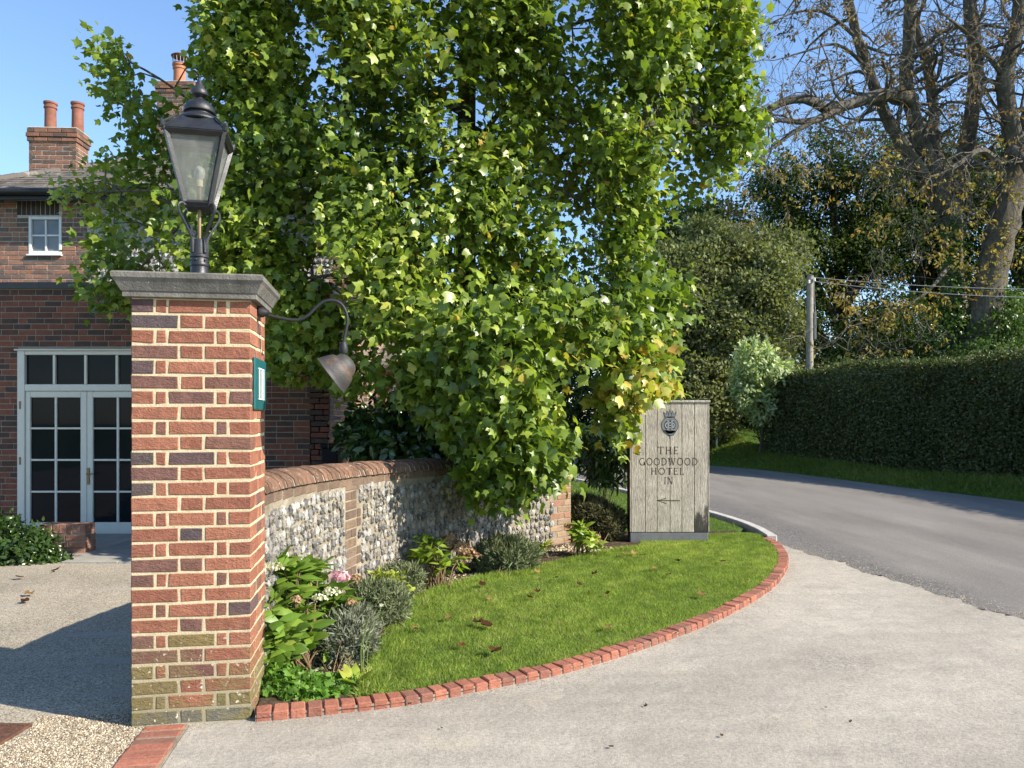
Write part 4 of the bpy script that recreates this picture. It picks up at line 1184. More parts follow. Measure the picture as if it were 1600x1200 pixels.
for (X_, Z_, sc, ro) in flint_fill(lambda a, b: fl0 - UX0 + (.16 if int(round(b / .075)) % 6 < 3 else .05) < a < W2 - .55, 0, W2, 3.2, 5.0, .085, 9):
    items.append((cr.randrange(28), axes(O2 + UX * X_ + Vector((0, -.002, Z_)), UX, UY) @ Matrix.Rotation(ro, 4, 'Y') @ Matrix.Diagonal((sc, 1, sc, 1))))
FL2 = [set_rnd(stone_variant(800 + i), cr.uniform(.45, 1.0)) for i in range(28)]
place_pieces('flint', items, FL2, M['flint'], wl3, 220, lambda q, p: q[0] < 430, 'flintwork')
wl4 = slab_wall('wall', Vector((UX1, UYD, 0)), UY, -UX, 6.0, UZ - .002, .28, M['pale_mortar'], hs, z0=0)
brick_wall(wl4, Vector((UX1, UYD, 0)), UY, -UX, 6.0, UZ, M['up_brick'], (), 60, lambda q, p: q[1] > 560, seed=37)
wl5 = slab_wall('wall', Vector((UX0 + .28, UYD + 7, 0)), -UY, -UX, 6.7, UZ - .002, .28, M['pale_mortar'], hs, z0=0)
# small white casement
wi = bpy.data.objects.new('window', None); put(wi, hs)
def wp(name, x0, x1, y0, y1, a, b, mat, c=.005):
    m = MB(); m.cbox((hx(x0), UYD + a, hz(y1)), (hx(x1), UYD + b, hz(y0)), c); return m.build(name, mat, wi)
WPn = M['white_paint']
wp('frame', 45.3, 49.5, 338.3, 397.7, -.015, .06, WPn); wp('frame', 92.5, 96.7, 338.3, 397.7, -.015, .06, WPn); wp('frame', 49.6, 92.4, 338.3, 343, -.014, .06, WPn); wp('frame', 49.6, 92.4, 392.5, 397.7, -.014, .06, WPn)
wp('glazing_bar', 70, 72.6, 343.1, 392.4, .0, .05, WPn, .003); wp('glazing_bar', 49.6, 69.9, 366.5, 369, .001, .05, WPn, .003); wp('glazing_bar', 72.7, 92.4, 366.5, 369, .001, .05, WPn, .003)
for (a, b) in ((49.6, 69.9), (72.7, 92.4)):
    for (c0, c1) in ((343.1, 366.4), (369.1, 392.4)): wp('pane', a, b, c0, c1, .025, .03, M['glass_grey'], .001)
wp('sill', 43.5, 98, 397.8, 400.3, -.05, .05, WPn, .004)
# hipped roof with plain tiles
rf_ = MB(); ov = .3; pit = math.tan(R(30))
ex0, ex1, ey0, ey1 = UX0 - ov, UX1 + ov, UYD - ov, UYD + 7.0
zr = UZ + .02; hw = (ey1 - ey0) / 2; zrid = zr + hw * pit
A_, B_, C_, D_ = Vector((ex0, ey0, zr)), Vector((ex1, ey0, zr)), Vector((ex1, ey1, zr)), Vector((ex0, ey1, zr))
xm = min((ex1 - ex0) / 2, hw)
E_, F_ = Vector((ex0 + xm, (ey0 + ey1) / 2, zr + xm * pit)), Vector((ex1 - xm + .01, (ey0 + ey1) / 2, zr + xm * pit))
rf_.add([A_, B_, C_, D_, E_, F_], [(0,1,5,4), (1,2,5), (2,3,4,5), (3,0,4), (3,2,1,0)])
roof = rf_.build('roof', M['roof_tile'], hs)
TV = []
for i in range(14):
    v = MB(); v.cur = cr.random(); t_ = .013
    v.add([(0,0,0),(.16,0,0),(.16,.2,0),(0,.2,0),(0,0,t_+cr.uniform(0,.006)),(.16,0,t_+cr.uniform(0,.006)),(.16,.2,.004),(0,.2,.004)], [(0,1,5,4),(1,2,6,5),(2,3,7,6),(3,0,4,7),(4,5,6,7)])
    TV.append(v)
items = []
slope_u = Vector((0, math.cos(R(30)), math.sin(R(30)))); nup = Vector((0, -math.sin(R(30)), math.cos(R(30))))
row = 0; d_ = 0.0
while d_ < xm / math.cos(R(30)) - .1:
    yy = d_ * math.cos(R(30)); x_ = ex0 + yy + (.08 if row % 2 else 0)
    while x_ < ex1 - yy - .1:
        items.append((cr.randrange(14), axes(Vector((x_, ey0, zr)) + slope_u * d_ + nup * .004, UX, slope_u, nup))); x_ += .166
    d_ += .13; row += 1
place_pieces('tile', items, TV, M['roof_tile'], roof, 240, lambda q, p: q[0] < 150 or (400 < q[0] < 540), 'tiles')
mb = MB(); n_ = 26
for i in range(n_):
    a = A_.lerp(E_, i / n_); b = A_.lerp(E_, (i + 1.08) / n_)
    mb.tube([a + UP * .02, b + UP * .035], [.085, .08], 8)
o = mb.build('hip_tiles', M['roof_tile'], roof, True); o['kind'] = 'stuff'
mb = MB(); mb.tube([Vector((ex0, ey0 - .03, zr - .03)), Vector((ex1, ey0 - .03, zr - .03))], .055, 10); mb.build('gutter', M['gutter'], hs, True)
mb = MB(); mb.box((UX0, ey0 + .02, UZ - .12), (UX1, ey0 + .06, UZ + .0)); mb.box((UX0 + .01, ey0 + .061, UZ - .03), (UX1 - .01, UYD - .003, UZ - .01)); mb.build('eaves_board', M['gutter'], hs)
# chimneys
def chimney(x0, x1, y0, dep, zb_, zt_, pots, limit, yaw=0):
    A = Matrix.Translation((x0, y0, 0)) @ Matrix.Rotation(yaw, 4, 'Z')
    u = Vector((math.cos(yaw), math.sin(yaw), 0)); v = Vector((-u.y, u.x, 0)); O_ = Vector((x0, y0, 0)); w_ = x1 - x0
    m = MB(); m.box((.006, .006, zb_), (w_ - .006, dep - .006, zt_), A); cc = m.build('chimney', M['pale_mortar'], hs)
    items = []; z_ = zb_; row = 0; nr = int((zt_ - zb_) / .075)
    for row in range(nr):
        z_ = zt_ - (nr - row) * .075
        o_ = .022 if row >= nr - 3 else (.045 if False else 0)
        if row == nr - 2: o_ = .035
        for (O1, uu, ii, W_) in ((O_ - u * o_ - v * o_, u, v, w_ + 2 * o_), (O_ + u * (w_ + o_) - v * o_, v, -u, dep + 2 * o_), (O_ + v * (dep + o_) - u * o_, -v, u, dep + 2 * o_)):
            x_ = -(.11 if row % 2 else 0)
            if uu is not u: x_ = -(0 if row % 2 else .11)
            while x_ < W_:
                s0, s1 = max(x_, 0), min(x_ + .215, W_)
                if s1 - s0 > .03: items.append((cr.randrange(20), axes(O1 + uu * s0 + UP * (z_ + .004), uu, ii, s=((s1 - s0) / .215, 1, 1))))
                x_ += .226
    place_pieces('brick', items, STD, M['chim_brick'], cc, limit, lambda q, p: True)
    m = MB(); m.cbox((-.02, -.02, zt_), (w_ + .02, dep + .02, zt_ + .02), .008, A); m.build('flaunching', M['pale_mortar'], cc)
    for (px_, h_, r_, mt) in pots:
        m = MB(); m.lathe([(r_ * .98, zt_), (r_, zt_ + .03), (r_ * .95, zt_ + h_ * .7), (r_ * .96, zt_ + h_ * .78), (r_ * 1.1, zt_ + h_ * .8), (r_ * 1.1, zt_ + h_ * .84), (r_ * 1.0, zt_ + h_ * .86), (r_ * 1.02, zt_ + h_ * .92), (r_ * 1.16, zt_ + h_ * .94), (r_ * 1.16, zt_ + h_), (r_ * .9, zt_ + h_), (r_ * .85, zt_ + h_ - .06)], A @ Matrix.Translation((px_, dep / 2, 0)), 18)
        m.build('pot', mt, cc, True)
    return cc, A
d1 = 13.0
chimney(fx(45, d1), fx(117, d1), d1, .42, 5.2, fz(200, d1), [(.245, .52, .095, M['terracotta']), (.70, .52, .095, M['terracotta'])], 150, R(3))
d2 = 16.5
cc, A = chimney(fx(245, d2), fx(302, d2), d2, .6, 5.8, fz(128, d2), [(.36, .5, .13, M['terracotta_new'])], 110)
zc = fz(128, d2) + .5; A2 = A @ Matrix.Translation((.36, .3, 0))
m = MB()
for q in range(12): m.tube([A2 @ Vector((.13 * math.cos(q * .5236), .13 * math.sin(q * .5236), zc)), A2 @ Vector((.15 * math.cos(q * .5236), .15 * math.sin(q * .5236), zc + .17))], .006, 4)
m.build('cowl_cage', M['wire_mesh'], cc)
m = MB(); m.lathe([(.17, zc + .17), (.18, zc + .185), (.13, zc + .22), (.05, zc + .25), (.002, zc + .255)], A2, 16); m.lathe([(.145, zc - .01), (.15, zc + .02), (.13, zc + .02)], A2, 16, False); m.build('cowl_top', M['red_metal'], cc, True)

# lower wing seen under the tree
wg = thing('outbuilding', (-1.7, 12.9, 0), 'sunlit brick and flint outbuilding with a boarded window seen under the tree', 'building')
WYD = 12.9; wX0, wX1 = -2.3, .4
O3 = Vector((wX0, WYD, 0))
def gx_(px): return fx(px, WYD)
def gz_(py): return fz(py, WYD)
holew = (gx_(612) - wX0, gx_(660) - wX0, gz_(652), gz_(602))
wlw = slab_wall('wall', O3, UX, UY, wX1 - wX0, 2.35, .25, M['pale_mortar'], wg, [holew])
def fl_in(a, b): return (.38 < a < holew[0] - .12 or holew[1] + .15 < a < 2.4) and b > 1.5
brick_wall(wlw, O3, UX, UY, wX1 - wX0, 2.35, M['up_brick'], [holew], 200, lambda q, p: q[0] < 640 and q[1] > 570, seed=39, clip=lambda s0, s1, z_: not fl_in((s0 + s1) / 2, z_ + .03))
items = []
for (X_, Z_, sc, ro) in flint_fill(fl_in, .3, 2.6, 1.5, 2.3, .08, 12):
    items.append((cr.randrange(28), axes(O3 + UX * X_ + Vector((0, -.002, Z_)), UX, UY) @ Matrix.Rotation(ro, 4, 'Y') @ Matrix.Diagonal((sc, 1, sc, 1))))
place_pieces('flint', items, FL2, M['flint'], wlw, 150, None, 'flintwork')
mb = MB(); mb.cbox((holew[0] + wX0 - .06, WYD - .07, holew[2] - .05), (holew[1] + wX0 + .06, WYD + .05, holew[2] - .002), .006); mb.build('sill', M['concrete'], wg)
mb = MB(); mb.box((holew[0] + wX0 + .02, WYD + .08, holew[2]), (holew[1] + wX0 - .02, WYD + .1, holew[3] - .02)); mb.build('window_board', M['glass_grey'], wg)
mb = MB()
for (a, b, c0, c1) in ((0, .04, 0, 1), (.96, 1, 0, 1), (.04, .96, .95, 1), (.04, .96, 0, .05), (.48, .52, .05, .95)):
    w_ = holew[1] - holew[0]; h_ = holew[3] - holew[2]
    mb.box((holew[0] + wX0 + a * w_, WYD + .02, holew[2] + c0 * h_), (holew[0] + wX0 + b * w_, WYD + .07, holew[2] + c1 * h_))
mb.build('window_frame', M['white_paint'], wg)
mb = MB(); mb.add([(wX0 - .1, WYD - .2, 2.36), (wX1 + .2, WYD - .2, 2.36), (wX1 + .2, WYD + 2, 3.3), (wX0 - .1, WYD + 2, 3.3), (wX0 - .1, WYD - .2, 2.42), (wX1 + .2, WYD - .2, 2.42), (wX1 + .2, WYD + 2, 3.36), (wX0 - .1, WYD + 2, 3.36)], [(3,2,1,0),(4,5,6,7),(0,1,5,4),(1,2,6,5),(2,3,7,6),(3,0,4,7)]); mb.build('roof', M['roof_tile'], wg)
# black box by the corner
bn = thing('black_bin', (fx(513, 9.4), 9.5, 0), 'black plastic bin standing behind the flint wall by the house corner', 'bin')
bx = fx(502, 9.4); bw = .2
mb = MB(); mb.cbox((bx, 9.4, .02), (bx + bw, 9.7, 1.16), .012); mb.build('body', M['black_plastic'], bn)
mb = MB(); mb.cbox((bx - .015, 9.38, 1.163), (bx + bw + .015, 9.72, 1.215), .012); mb.build('lid', M['black_plastic'], bn)
# paving slabs before the doors
pv = tag(MB().build('paving', M['slab']), 'worn stone paving slabs before the glazed doors', None, None, 'structure')
r_ = random.Random(2); y_ = 8.05; pvv = []
row = 0
while y_ < EY - .1:
    L_ = r_.choice([.42, .5, .58]); L_ = min(L_, EY - .07 - y_)
    x_ = fx(128, y_) if row == 0 else fx(100 if row < 2 else 20, y_)
    x_ += r_.uniform(-.25, 0)
    while x_ < -2.45:
        w_ = r_.choice([.45, .6, .75])
        m = MB(); m.cur = r_.random(); m.cbox((x_ + .005, y_ + .005, -.03), (min(x_ + w_, -2.4) - .005, y_ + L_ - .005, .016 + r_.uniform(0, .005)), .005)
        m.build('slab', M['slab'], pv); x_ += w_
    y_ += L_; row += 1
# low broken brick wall
lw = thing('low_brick_wall', (-5.9, 8.9, 0), 'low rough brick wall stub in front of the glazed doors', 'wall')
ld = 8.6
la, lb = P(62, 820, ld), P(133, 820, ld)
wl6 = slab_wall('mortar_core', Vector((la.x, ld, 0)), UX, UY, lb.x - la.x, fz(820, ld) - .005, .2, M['house_mortar'], lw)
LH = fz(820, ld)
items = []; row = 0; z_ = .0
while z_ < LH - .12:
    x_ = -r_.uniform(0, .11)
    while x_ < lb.x - la.x - .02:
        L = r_.choice([.215, .215, .1]); s0, s1 = max(x_, 0), min(x_ + L, lb.x - la.x)
        if s1 - s0 > .03: items.append((r_.randrange(20), axes(Vector((la.x + s0, ld - .006 - r_.uniform(0, .012), z_)), UX, UY, s=((s1 - s0) / .215, 1, 1))))
        x_ += L + .012
    for b0 in (.0, .11):
        items.append((20 + r_.randrange(20), axes(Vector((lb.x + .006, ld + b0, z_)), UY, -UX)))
    z_ += .077; row += 1
x_ = 0
while x_ < lb.x - la.x - .05:
    items.append((20 + r_.randrange(20), axes(Vector((la.x + x_ + .064, ld - .008, z_ + .002)), UP, UY, -UX, s=(1.02, 3.4, 1)))); x_ += .075
place_pieces('brick', items, STD + HDR, M['up_brick'], lw, 200)
# ------------------------------------------------------------------ vegetation
def rn3(n, s=1.0): return rng.normal(0, s, (n, 3))
def leaf_objects(name, tv, tf, pos, fr, sc, rnd, idx, mat, parent, nvar=8):
    """the chosen leaves as single objects sharing a few meshes"""
    x, y, z = fr
    q = np.linspace(0, 1, nvar) if nvar > 1 else np.array([.5])
    lo_, hi_ = np.quantile(rnd, .02), np.quantile(rnd, .99)
    vals = lo_ + (hi_ - lo_) * q
    tv = np.asarray(tv, float); mes = []
    for v in vals:
        tv2 = tv.copy(); tv2[:, 2] *= rng.uniform(.6, 1.6); tv2[:, 0] *= rng.uniform(.9, 1.08)
        mes.append(tri_mesh(name, tv2, np.asarray(tf), np.full(len(tv), v), mat))
    for i in idx:
        k_ = int(np.argmin(np.abs(vals - rnd[i])))
        o = bpy.data.objects.new(name, mes[k_]); put(o, parent)
        o.matrix_basis = mat4(pos[i], x[i], y[i], z[i], float(sc[i]))
def limb_tube(pts, r0, r1, n=8, step=.25):
    pts = catmull(pts, step) if len(pts) > 2 else [Vector(p) for p in pts]
    L = len(pts); rad = [r0 + (r1 - r0) * (i / max(L - 1, 1)) ** .8 for i in range(L)]
    m = MB(); m.tube(pts, rad, n); return m, pts

# ---------------- tulip tree
tt = thing('tulip_tree', (-.5, 9.6, 0), 'large bright green tulip tree with lobed leaves overhanging the flint wall', 'tree')
CROWN = [(318,-60),(312,40),(318,120),(300,150),(262,175),(215,130),(180,55),(150,58),(138,95),(160,140),(190,175),(205,215),(165,235),(120,275),(78,298),(85,318),(125,335),(150,372),(128,400),(140,470),(152,498),(200,500),(205,470),(320,470),(345,430),(405,450),(430,520),(410,585),(470,590),(520,600),(560,618),(600,600),(660,640),(712,700),(735,770),(785,795),(835,760),(880,740),(950,738),(985,690),(990,640),(1047,612),(1040,560),(1035,520),(1082,452),(1030,420),(1005,395),(1002,365),(1070,330),(1110,290),(1160,260),(1190,215),(1170,150),(1182,90),(1195,70),(1170,20),(1165,-60),(1060,-170),(900,-230),(640,-230),(420,-150)]
n = 15000
cxp = rng.uniform(60, 1200, n * 3); cyp = rng.uniform(-240, 800, n * 3)
ok = inpoly(cxp, cyp, CROWN); cxp, cyp = cxp[ok][:n], cyp[ok][:n]
# distance to the outline -> thickness of the crown there
cp = np.array(CROWN, float); dist = np.full(len(cxp), 1e9)
for i in range(len(cp)):
    a = cp[i]; b = cp[(i + 1) % len(cp)]; ab = b - a
    t = np.clip(((cxp - a[0]) * ab[0] + (cyp - a[1]) * ab[1]) / (ab @ ab), 0, 1)
    dist = np.minimum(dist, np.hypot(cxp - a[0] - t * ab[0], cyp - a[1] - t * ab[1]))
thick = np.clip(dist / 150, .12, 1.0)
mid = np.where(cyp < 300, 9.0, 9.0 - (cyp - 300) / 500 * 1.15)
mid = np.where(cyp < 120, 8.5, mid)
mid = np.where(cxp < 330, 8.8, mid)
mid = np.where((cxp < 560) & (cyp > 380), 8.6, mid)
mid = mid - .5 * np.clip((cyp - 400) / 120, 0, 1) * np.clip((cxp - 640) / 150, 0, 1)
half = np.where(cyp < 150, .9, 1.3) * np.sqrt(thick)
u = rng.uniform(-1, 1, len(cxp)); u = np.sign(u) * np.abs(u) ** .7
cd = mid + half * u
C3 = np.stack([(cxp - 800) * cd / F, cd, EYE - (cyp - HOR) * cd / F], 1)
def n3(p, s, seed):
    r_ = np.random.default_rng(seed); v = 0
    for i in range(7):
        dv = r_.normal(0, 1, 3); dv /= np.linalg.norm(dv)
        v = v + np.sin(p @ dv * s * r_.uniform(.7, 1.4) + r_.uniform(0, 6.28))
    return v / 7
keep = n3(C3, 4.2, 5) > np.where(cyp < 250, -.06, .0)
keep &= (cxp > 312) | (rng.random(len(cxp)) < .5)
keep &= dist > 9
gap = np.zeros(len(cxp), bool)
for (gx0, gy0, gr) in ((748,185,34),(760,150,22),(722,205,20),(395,300,20),(826,345,18),(745,365,14),(700,140,16),(365,170,14),(470,430,16),(590,470,12),(930,130,10),(640,130,12)):
    gap |= np.hypot(cxp - gx0, cyp - gy0) < gr
keep &= ~gap
# keep clusters spaced (thin out to the number wanted), less of the unseen top
keep &= (cyp > -80) | (rng.random(len(cxp)) < .35)
C3 = C3[keep]; cxk, cyk = cxp[keep], cyp[keep]
NC = min(len(C3), 6000); sel = rng.permutation(len(C3))[:NC]; C3 = C3[sel]; cxk = cxk[sel]; cyk = cyk[sel]
centre = np.array([-.3, 9.2, 4.6])
per = rng.integers(8, 15, NC)
ci = np.repeat(np.arange(NC), per); N_ = len(ci)
out = norm((C3 - centre) * np.array([1, 1.6, .7]))[ci]
pos = C3[ci] + np.clip(rn3(N_, 1.0), -1.7, 1.7) * np.array([.13, .15, .12]) 
cl_t = norm(out * .6 + np.array([0, 0, -.4]) + rn3(NC, .35)[ci])
t = norm(cl_t + rn3(N_, .6))
sd = np.array(sdir)
nrm = norm(out * .25 + np.array([0, 0, .5]) + sd * .5 + rn3(NC, .3)[ci] + rn3(N_, .65))
fr = frames(t, nrm)
sc = (.045 + .09 * rng.beta(2.2, 2.2, N_)) * np.where(cyk[ci] > 450, 1.08, .92)
rnd = np.clip(.43 + .26 * n3(C3, 2.2, 9)[ci] + rng.normal(0, .18, N_), 0, .86)
yel = np.clip((cyk[ci] - 480) / 160, 0, 1) * np.clip((cxk[ci] - 820) / 160, 0, 1) * np.clip((700 - cyk[ci]) / 60, 0, 1)
rnd = np.where(rng.random(N_) < .012 + .33 * yel, rng.uniform(.86, 1.0, N_), rnd + .12 * yel)
clear = ~((pos[:, 0] > 1.36) & (pos[:, 2] < 1.72) & (pos[:, 1] < 9.6))      # the sign stands free of the crown
clear &= ~((np.abs(pos[:, 0] - 1.95) < .6) & (pos[:, 2] < 1.75))
pos, t, nrm, sc, rnd = pos[clear], t[clear], nrm[clear], sc[clear], rnd[clear]; fr = tuple(a[clear] for a in fr); N_ = len(pos)
pxy = np.stack([800 + pos[:, 0] * F / pos[:, 1], HOR - (pos[:, 2] - EYE) * F / pos[:, 1]], 1)
score = sc / pos[:, 1] + (fr[2][:, 1] < -.3) * .004 - 1.0 * ((pxy[:, 0] < 0) | (pxy[:, 1] < 5))
# nearest of a screen-free spatial sort: the front-most leaves
front = np.argsort(-score)
pick = front[:300]
rest = np.setdiff1d(np.arange(N_), pick)
leaf_objects('leaf', LEAF_TULIP_V, LEAF_TULIP_F, pos, fr, sc, rnd, pick, M['tulip'], tt)
o = mesh_obj('crown', inst_mesh('crown', LEAF_TULIP_V, LEAF_TULIP_F, pos[rest], tuple(a[rest] for a in fr), sc[rest], rnd[rest], M['tulip']), tt); o['kind'] = 'stuff'
tw = []
trunk_pts = [(-.52,9.6,0),(-.55,9.58,1.5),(-.58,9.5,3.2),(-.56,9.4,5.0),(-.50,9.3,7.0),(-.42,9.3,9.2),(-.4,9.3,10.6)]
m, tp = limb_tube(trunk_pts, .19, .05, 12); m.build('trunk', M['bark'], tt, True)
twm = MB(); twigs_n = 0
lr = random.Random(12)
limbs_px = [((735,300),(800,205,9.0),(860,185,8.6),(960,200,8.3)),((735,240),(790,165,9.3),(840,140,9.4)),((735,300),(690,330,8.9),(600,350,8.6),(520,330,8.4)),((730,350),(820,290,9.0),(960,330,8.5)),
            ((730,180),(640,130,9.2),(520,80,9.2)),((735,120),(830,60,9.4),(960,20,9.2)),((735,420),(650,385,8.8),(560,420,8.3),(450,440,8.3)),((735,430),(830,470,8.6),(960,500,8.2)),((735,520),(800,590,8.4),(880,640,7.9)),
            ((735,470),(690,560,8.6),(730,660,8.0)),((700,330),(520,300,8.9),(380,220,8.9),(260,130,8.9),(190,90,8.9)),((560,330),(420,330,8.8),(280,300,8.8),(140,300,8.8)),((735,60),(640,0,9.3),(520,-60,9.2)),((735,30),(850,-60,9.3),(1000,-80,9.0)),((735,230),(640,270,9.9),(520,200,10.0)),((735,200),(850,250,9.9),(1000,180,9.8)),((960,200,8.3),(1060,190,8.5),(1130,200,8.8)),((380,220,8.9),(300,330,8.8),(200,440,8.7))]
for li, lp in enumerate(limbs_px):
    p0 = P(lp[0][0], lp[0][1], 9.4 if len(lp[0]) < 3 else lp[0][2])
    pts = [p0] + [P(*q) for q in lp[1:]]
    m, lpts = limb_tube(pts, .058 if li not in (10, 11, 17) else .032, .012, 7, .2); m.build('limb', M['bark'], tt, True)
    L_ = lpts[2:]
    for _ in range(26):
        q = lr.choice(L_); d_ = np.linalg.norm(C3 - np.array(q), axis=1); k_ = int(lr.choice(np.argsort(d_)[:25].tolist()))
        e_ = Vector(C3[k_].tolist()); mdl = q.lerp(e_, .5) + Vector((lr.uniform(-.1, .1), lr.uniform(-.1, .1), lr.uniform(0, .15)))
        twm.tube([q, mdl, e_], [.012, .008, .004], 4, False)
o = twm.build('twigs', M['bark'], tt); o['kind'] = 'stuff'

# ---------------- generic leafy masses
def blob_points(blobs, n, surf=.55):
    """points in a union of ellipsoids, thicker near the skin, and their outward directions"""
    vol = np.array([b[1][0] * b[1][1] * b[1][2] for b in blobs]) ** (2/3); pr_ = vol / vol.sum()
    w_ = rng.choice(len(blobs), n, p=pr_)
    c_ = np.array([list(b[0]) for b in blobs])[w_]; r_ = np.array([list(b[1]) for b in blobs])[w_]
    d_ = norm(rn3(n)); rad = rng.uniform(0, 1, n) ** (1 / (2 + 6 * surf))
    return c_ + d_ * r_ * rad[:, None], norm(d_ / r_)
def clumpy(pos, out, s, amp, seed):
    return pos + out * (n3(pos, s, seed) * amp)[:, None]
def leafy(name, pos, out, size, mat, parent, tv=LEAF_SMALL_V, tf=LEAF_SMALL_F, droop=.2, rand=.8, bias=.5, seed=1, spread=.2, ns=1.2):
    n_ = len(pos)
    t_ = norm(out * .6 + np.array([0, 0, -droop]) + rn3(n_, rand)); nn = norm(out + np.array([0, 0, .5]) + rn3(n_, .6))
    f_ = frames(t_, nn)
    rd = np.clip(bias + .25 * n3(pos, ns, seed) + rng.normal(0, spread, n_), 0, 1)
    s_ = size * rng.uniform(.65, 1.3, n_)
    o = mesh_obj(name, inst_mesh(name, tv, tf, pos, f_, s_, rd, mat), parent); o['kind'] = 'stuff'
    return o
def cluster(blobs, ncl, per_, r_cl, surf=.6, flat=.6):
    c_, o_ = blob_points(blobs, ncl, surf)
    i_ = np.repeat(np.arange(ncl), per_)
    return c_[i_] + rn3(len(i_), r_cl) * np.array([1, 1, flat]), o_[i_]
def blob(px, py, d, rx, ry, rd=None):
    p = P(px, py, d); return ((p.x, p.y, p.z), (rx * d / F, (rd or rx) * d / F, ry * d / F))
def tree(name, label, blobs, base, h, mat, bark, ncl, per_, size, rcl, r0=.2, group=None, surf=.6, droop=.2, tv=LEAF_SMALL_V, tf=LEAF_SMALL_F, bias=.5, seed=1):
    t_ = thing(name, base, label, 'tree', group)
    m, _ = limb_tube([Vector(base), Vector(base) + Vector((.1, 0, h * .5)), Vector(base) + Vector((0, .1, h))], r0, r0 * .35, 9, .6)
    m.build('trunk', bark, t_, True)
    tw_ = MB(); q_ = Vector(base)
    for b in blobs:
        c_ = Vector(b[0]); zz = min(max(q_.z + (c_.z - q_.z) * .6, q_.z + .5), q_.z + h)
        a_ = Vector((q_.x, q_.y, zz)); tw_.tube([a_, a_.lerp(c_, .5) + UP * .2, c_], [r0 * .4, r0 * .25, r0 * .08], 5, False)
    tw_.build('branches', bark, t_)
    pos_, out_ = cluster(blobs, ncl, per_, rcl, surf)
    pos_ = clumpy(pos_, out_, 1.7 / max(rcl * 4, .3), rcl * 2.2, seed + 40)
    leafy('crown', pos_, out_, size, mat, t_, tv, tf, droop, bias=bias, seed=seed)
    return t_
def gpt(px, d, z=0.0): return ((px - 800) * d / F, d, z)

# trees across the lane
def rough_blobs(poly, d, n_, r0, r1, seed, dd=1.4, fl_=.85):
    r_ = random.Random(seed); out_ = []
    xs_ = [p[0] for p in poly]; ys_ = [p[1] for p in poly]
    while len(out_) < n_:
        a, b = r_.uniform(min(xs_), max(xs_)), r_.uniform(min(ys_), max(ys_))
        if inpoly(np.array([a]), np.array([b]), poly)[0]:
            q = r_.uniform(r0, r1); out_.append(blob(a, b, d + r_.uniform(-dd, dd), q, q * fl_ * r_.uniform(.8, 1.2)))
    return out_
TG = 'trees beyond the lane'
tree('evergreen_tree', 'broad grey-green evergreen standing left of the utility pole', rough_blobs([(985,640),(985,430),(1030,400),(1080,395),(1120,360),(1150,345),(1180,370),(1205,395),(1232,400),(1228,470),(1238,520),(1215,600),(1150,650)], 28, 80, 24, 48, 51), gpt(1110, 28), 4.5, M['yew'], M['bark_dark'], 13000, 9, .16, .2, .3, TG, .45, -.3, bias=.4, seed=4)
tree('autumn_tree', 'rusty tinged bushy tree behind the grey-green evergreen', [blob(1060,360,31,80,45), blob(1000,400,31,80,60), blob(1120,350,31,60,35)], gpt(1040, 31), 5, M['oakleaf'], M['bark_dark'], 1100, 9, .19, .25, .25, TG, .6, bias=.72, seed=6)
tree('dark_tree', 'tall dark leafy tree right behind the utility pole', rough_blobs([(1200,290),(1215,235),(1262,215),(1330,215),(1400,230),(1430,330),(1420,560),(1240,570),(1215,420)], 37, 44, 28, 58, 52), gpt(1310, 37.5), 8, M['oakleaf'], M['bark_dark'], 5600, 9, .18, .28, .35, TG, .6, bias=.42, seed=7)
tree('dark_tree', 'dark rounded tree between the utility pole and the leaning chestnut trunk', rough_blobs([(1380,270),(1440,225),(1520,215),(1545,300),(1550,570),(1370,570)], 38, 40, 28, 58, 53), gpt(1450, 38.5), 8, M['oakleaf'], M['bark_dark'], 4400, 9, .18, .28, .35, TG, .6, bias=.38, seed=8)
tree('dark_tree', 'dark tree filling the right edge behind the chestnut trunk', rough_blobs([(1530,270),(1580,225),(1680,205),(1740,300),(1740,570),(1530,570)], 37, 40, 28, 58, 54), gpt(1600, 37.0), 8, M['oakleaf'], M['bark_dark'], 4400, 9, .18, .28, .35, TG, .6, bias=.45, seed=9)
tree('background_tree', 'distant green tree seen low behind the tulip tree', rough_blobs([(620,600),(660,500),(760,480),(860,450),(940,430),(1020,440),(1050,620)], 36, 40, 28, 55, 55), gpt(850, 36), 4, M['oakleaf'], M['bark_dark'], 2600, 9, .18, .26, .3, TG, .6, bias=.5, seed=10)
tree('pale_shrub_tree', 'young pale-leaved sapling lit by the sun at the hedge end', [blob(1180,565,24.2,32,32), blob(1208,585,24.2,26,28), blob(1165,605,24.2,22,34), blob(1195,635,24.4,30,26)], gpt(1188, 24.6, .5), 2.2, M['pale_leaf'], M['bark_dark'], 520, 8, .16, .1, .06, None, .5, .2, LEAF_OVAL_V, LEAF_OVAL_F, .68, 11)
# low scrub below the trees
sb = thing('undergrowth', gpt(1300, 29, .2), 'dark tangled undergrowth below the trees behind the hedge', 'bushes')
pos_, out_ = cluster([blob(x_, 625, 30.5, 85, 62) for x_ in range(830, 1720, 80)] + [blob(x_, 660, 31.5, 60, 40) for x_ in range(860, 1240, 60)] + [blob(x_, 575, 31.5, 60, 45) for x_ in range(1180, 1500, 50)], 7000, 9, .18, .6)
leafy('foliage', pos_, out_, .17, M['oakleaf'], sb, bias=.45)
sb['kind'] = 'stuff'
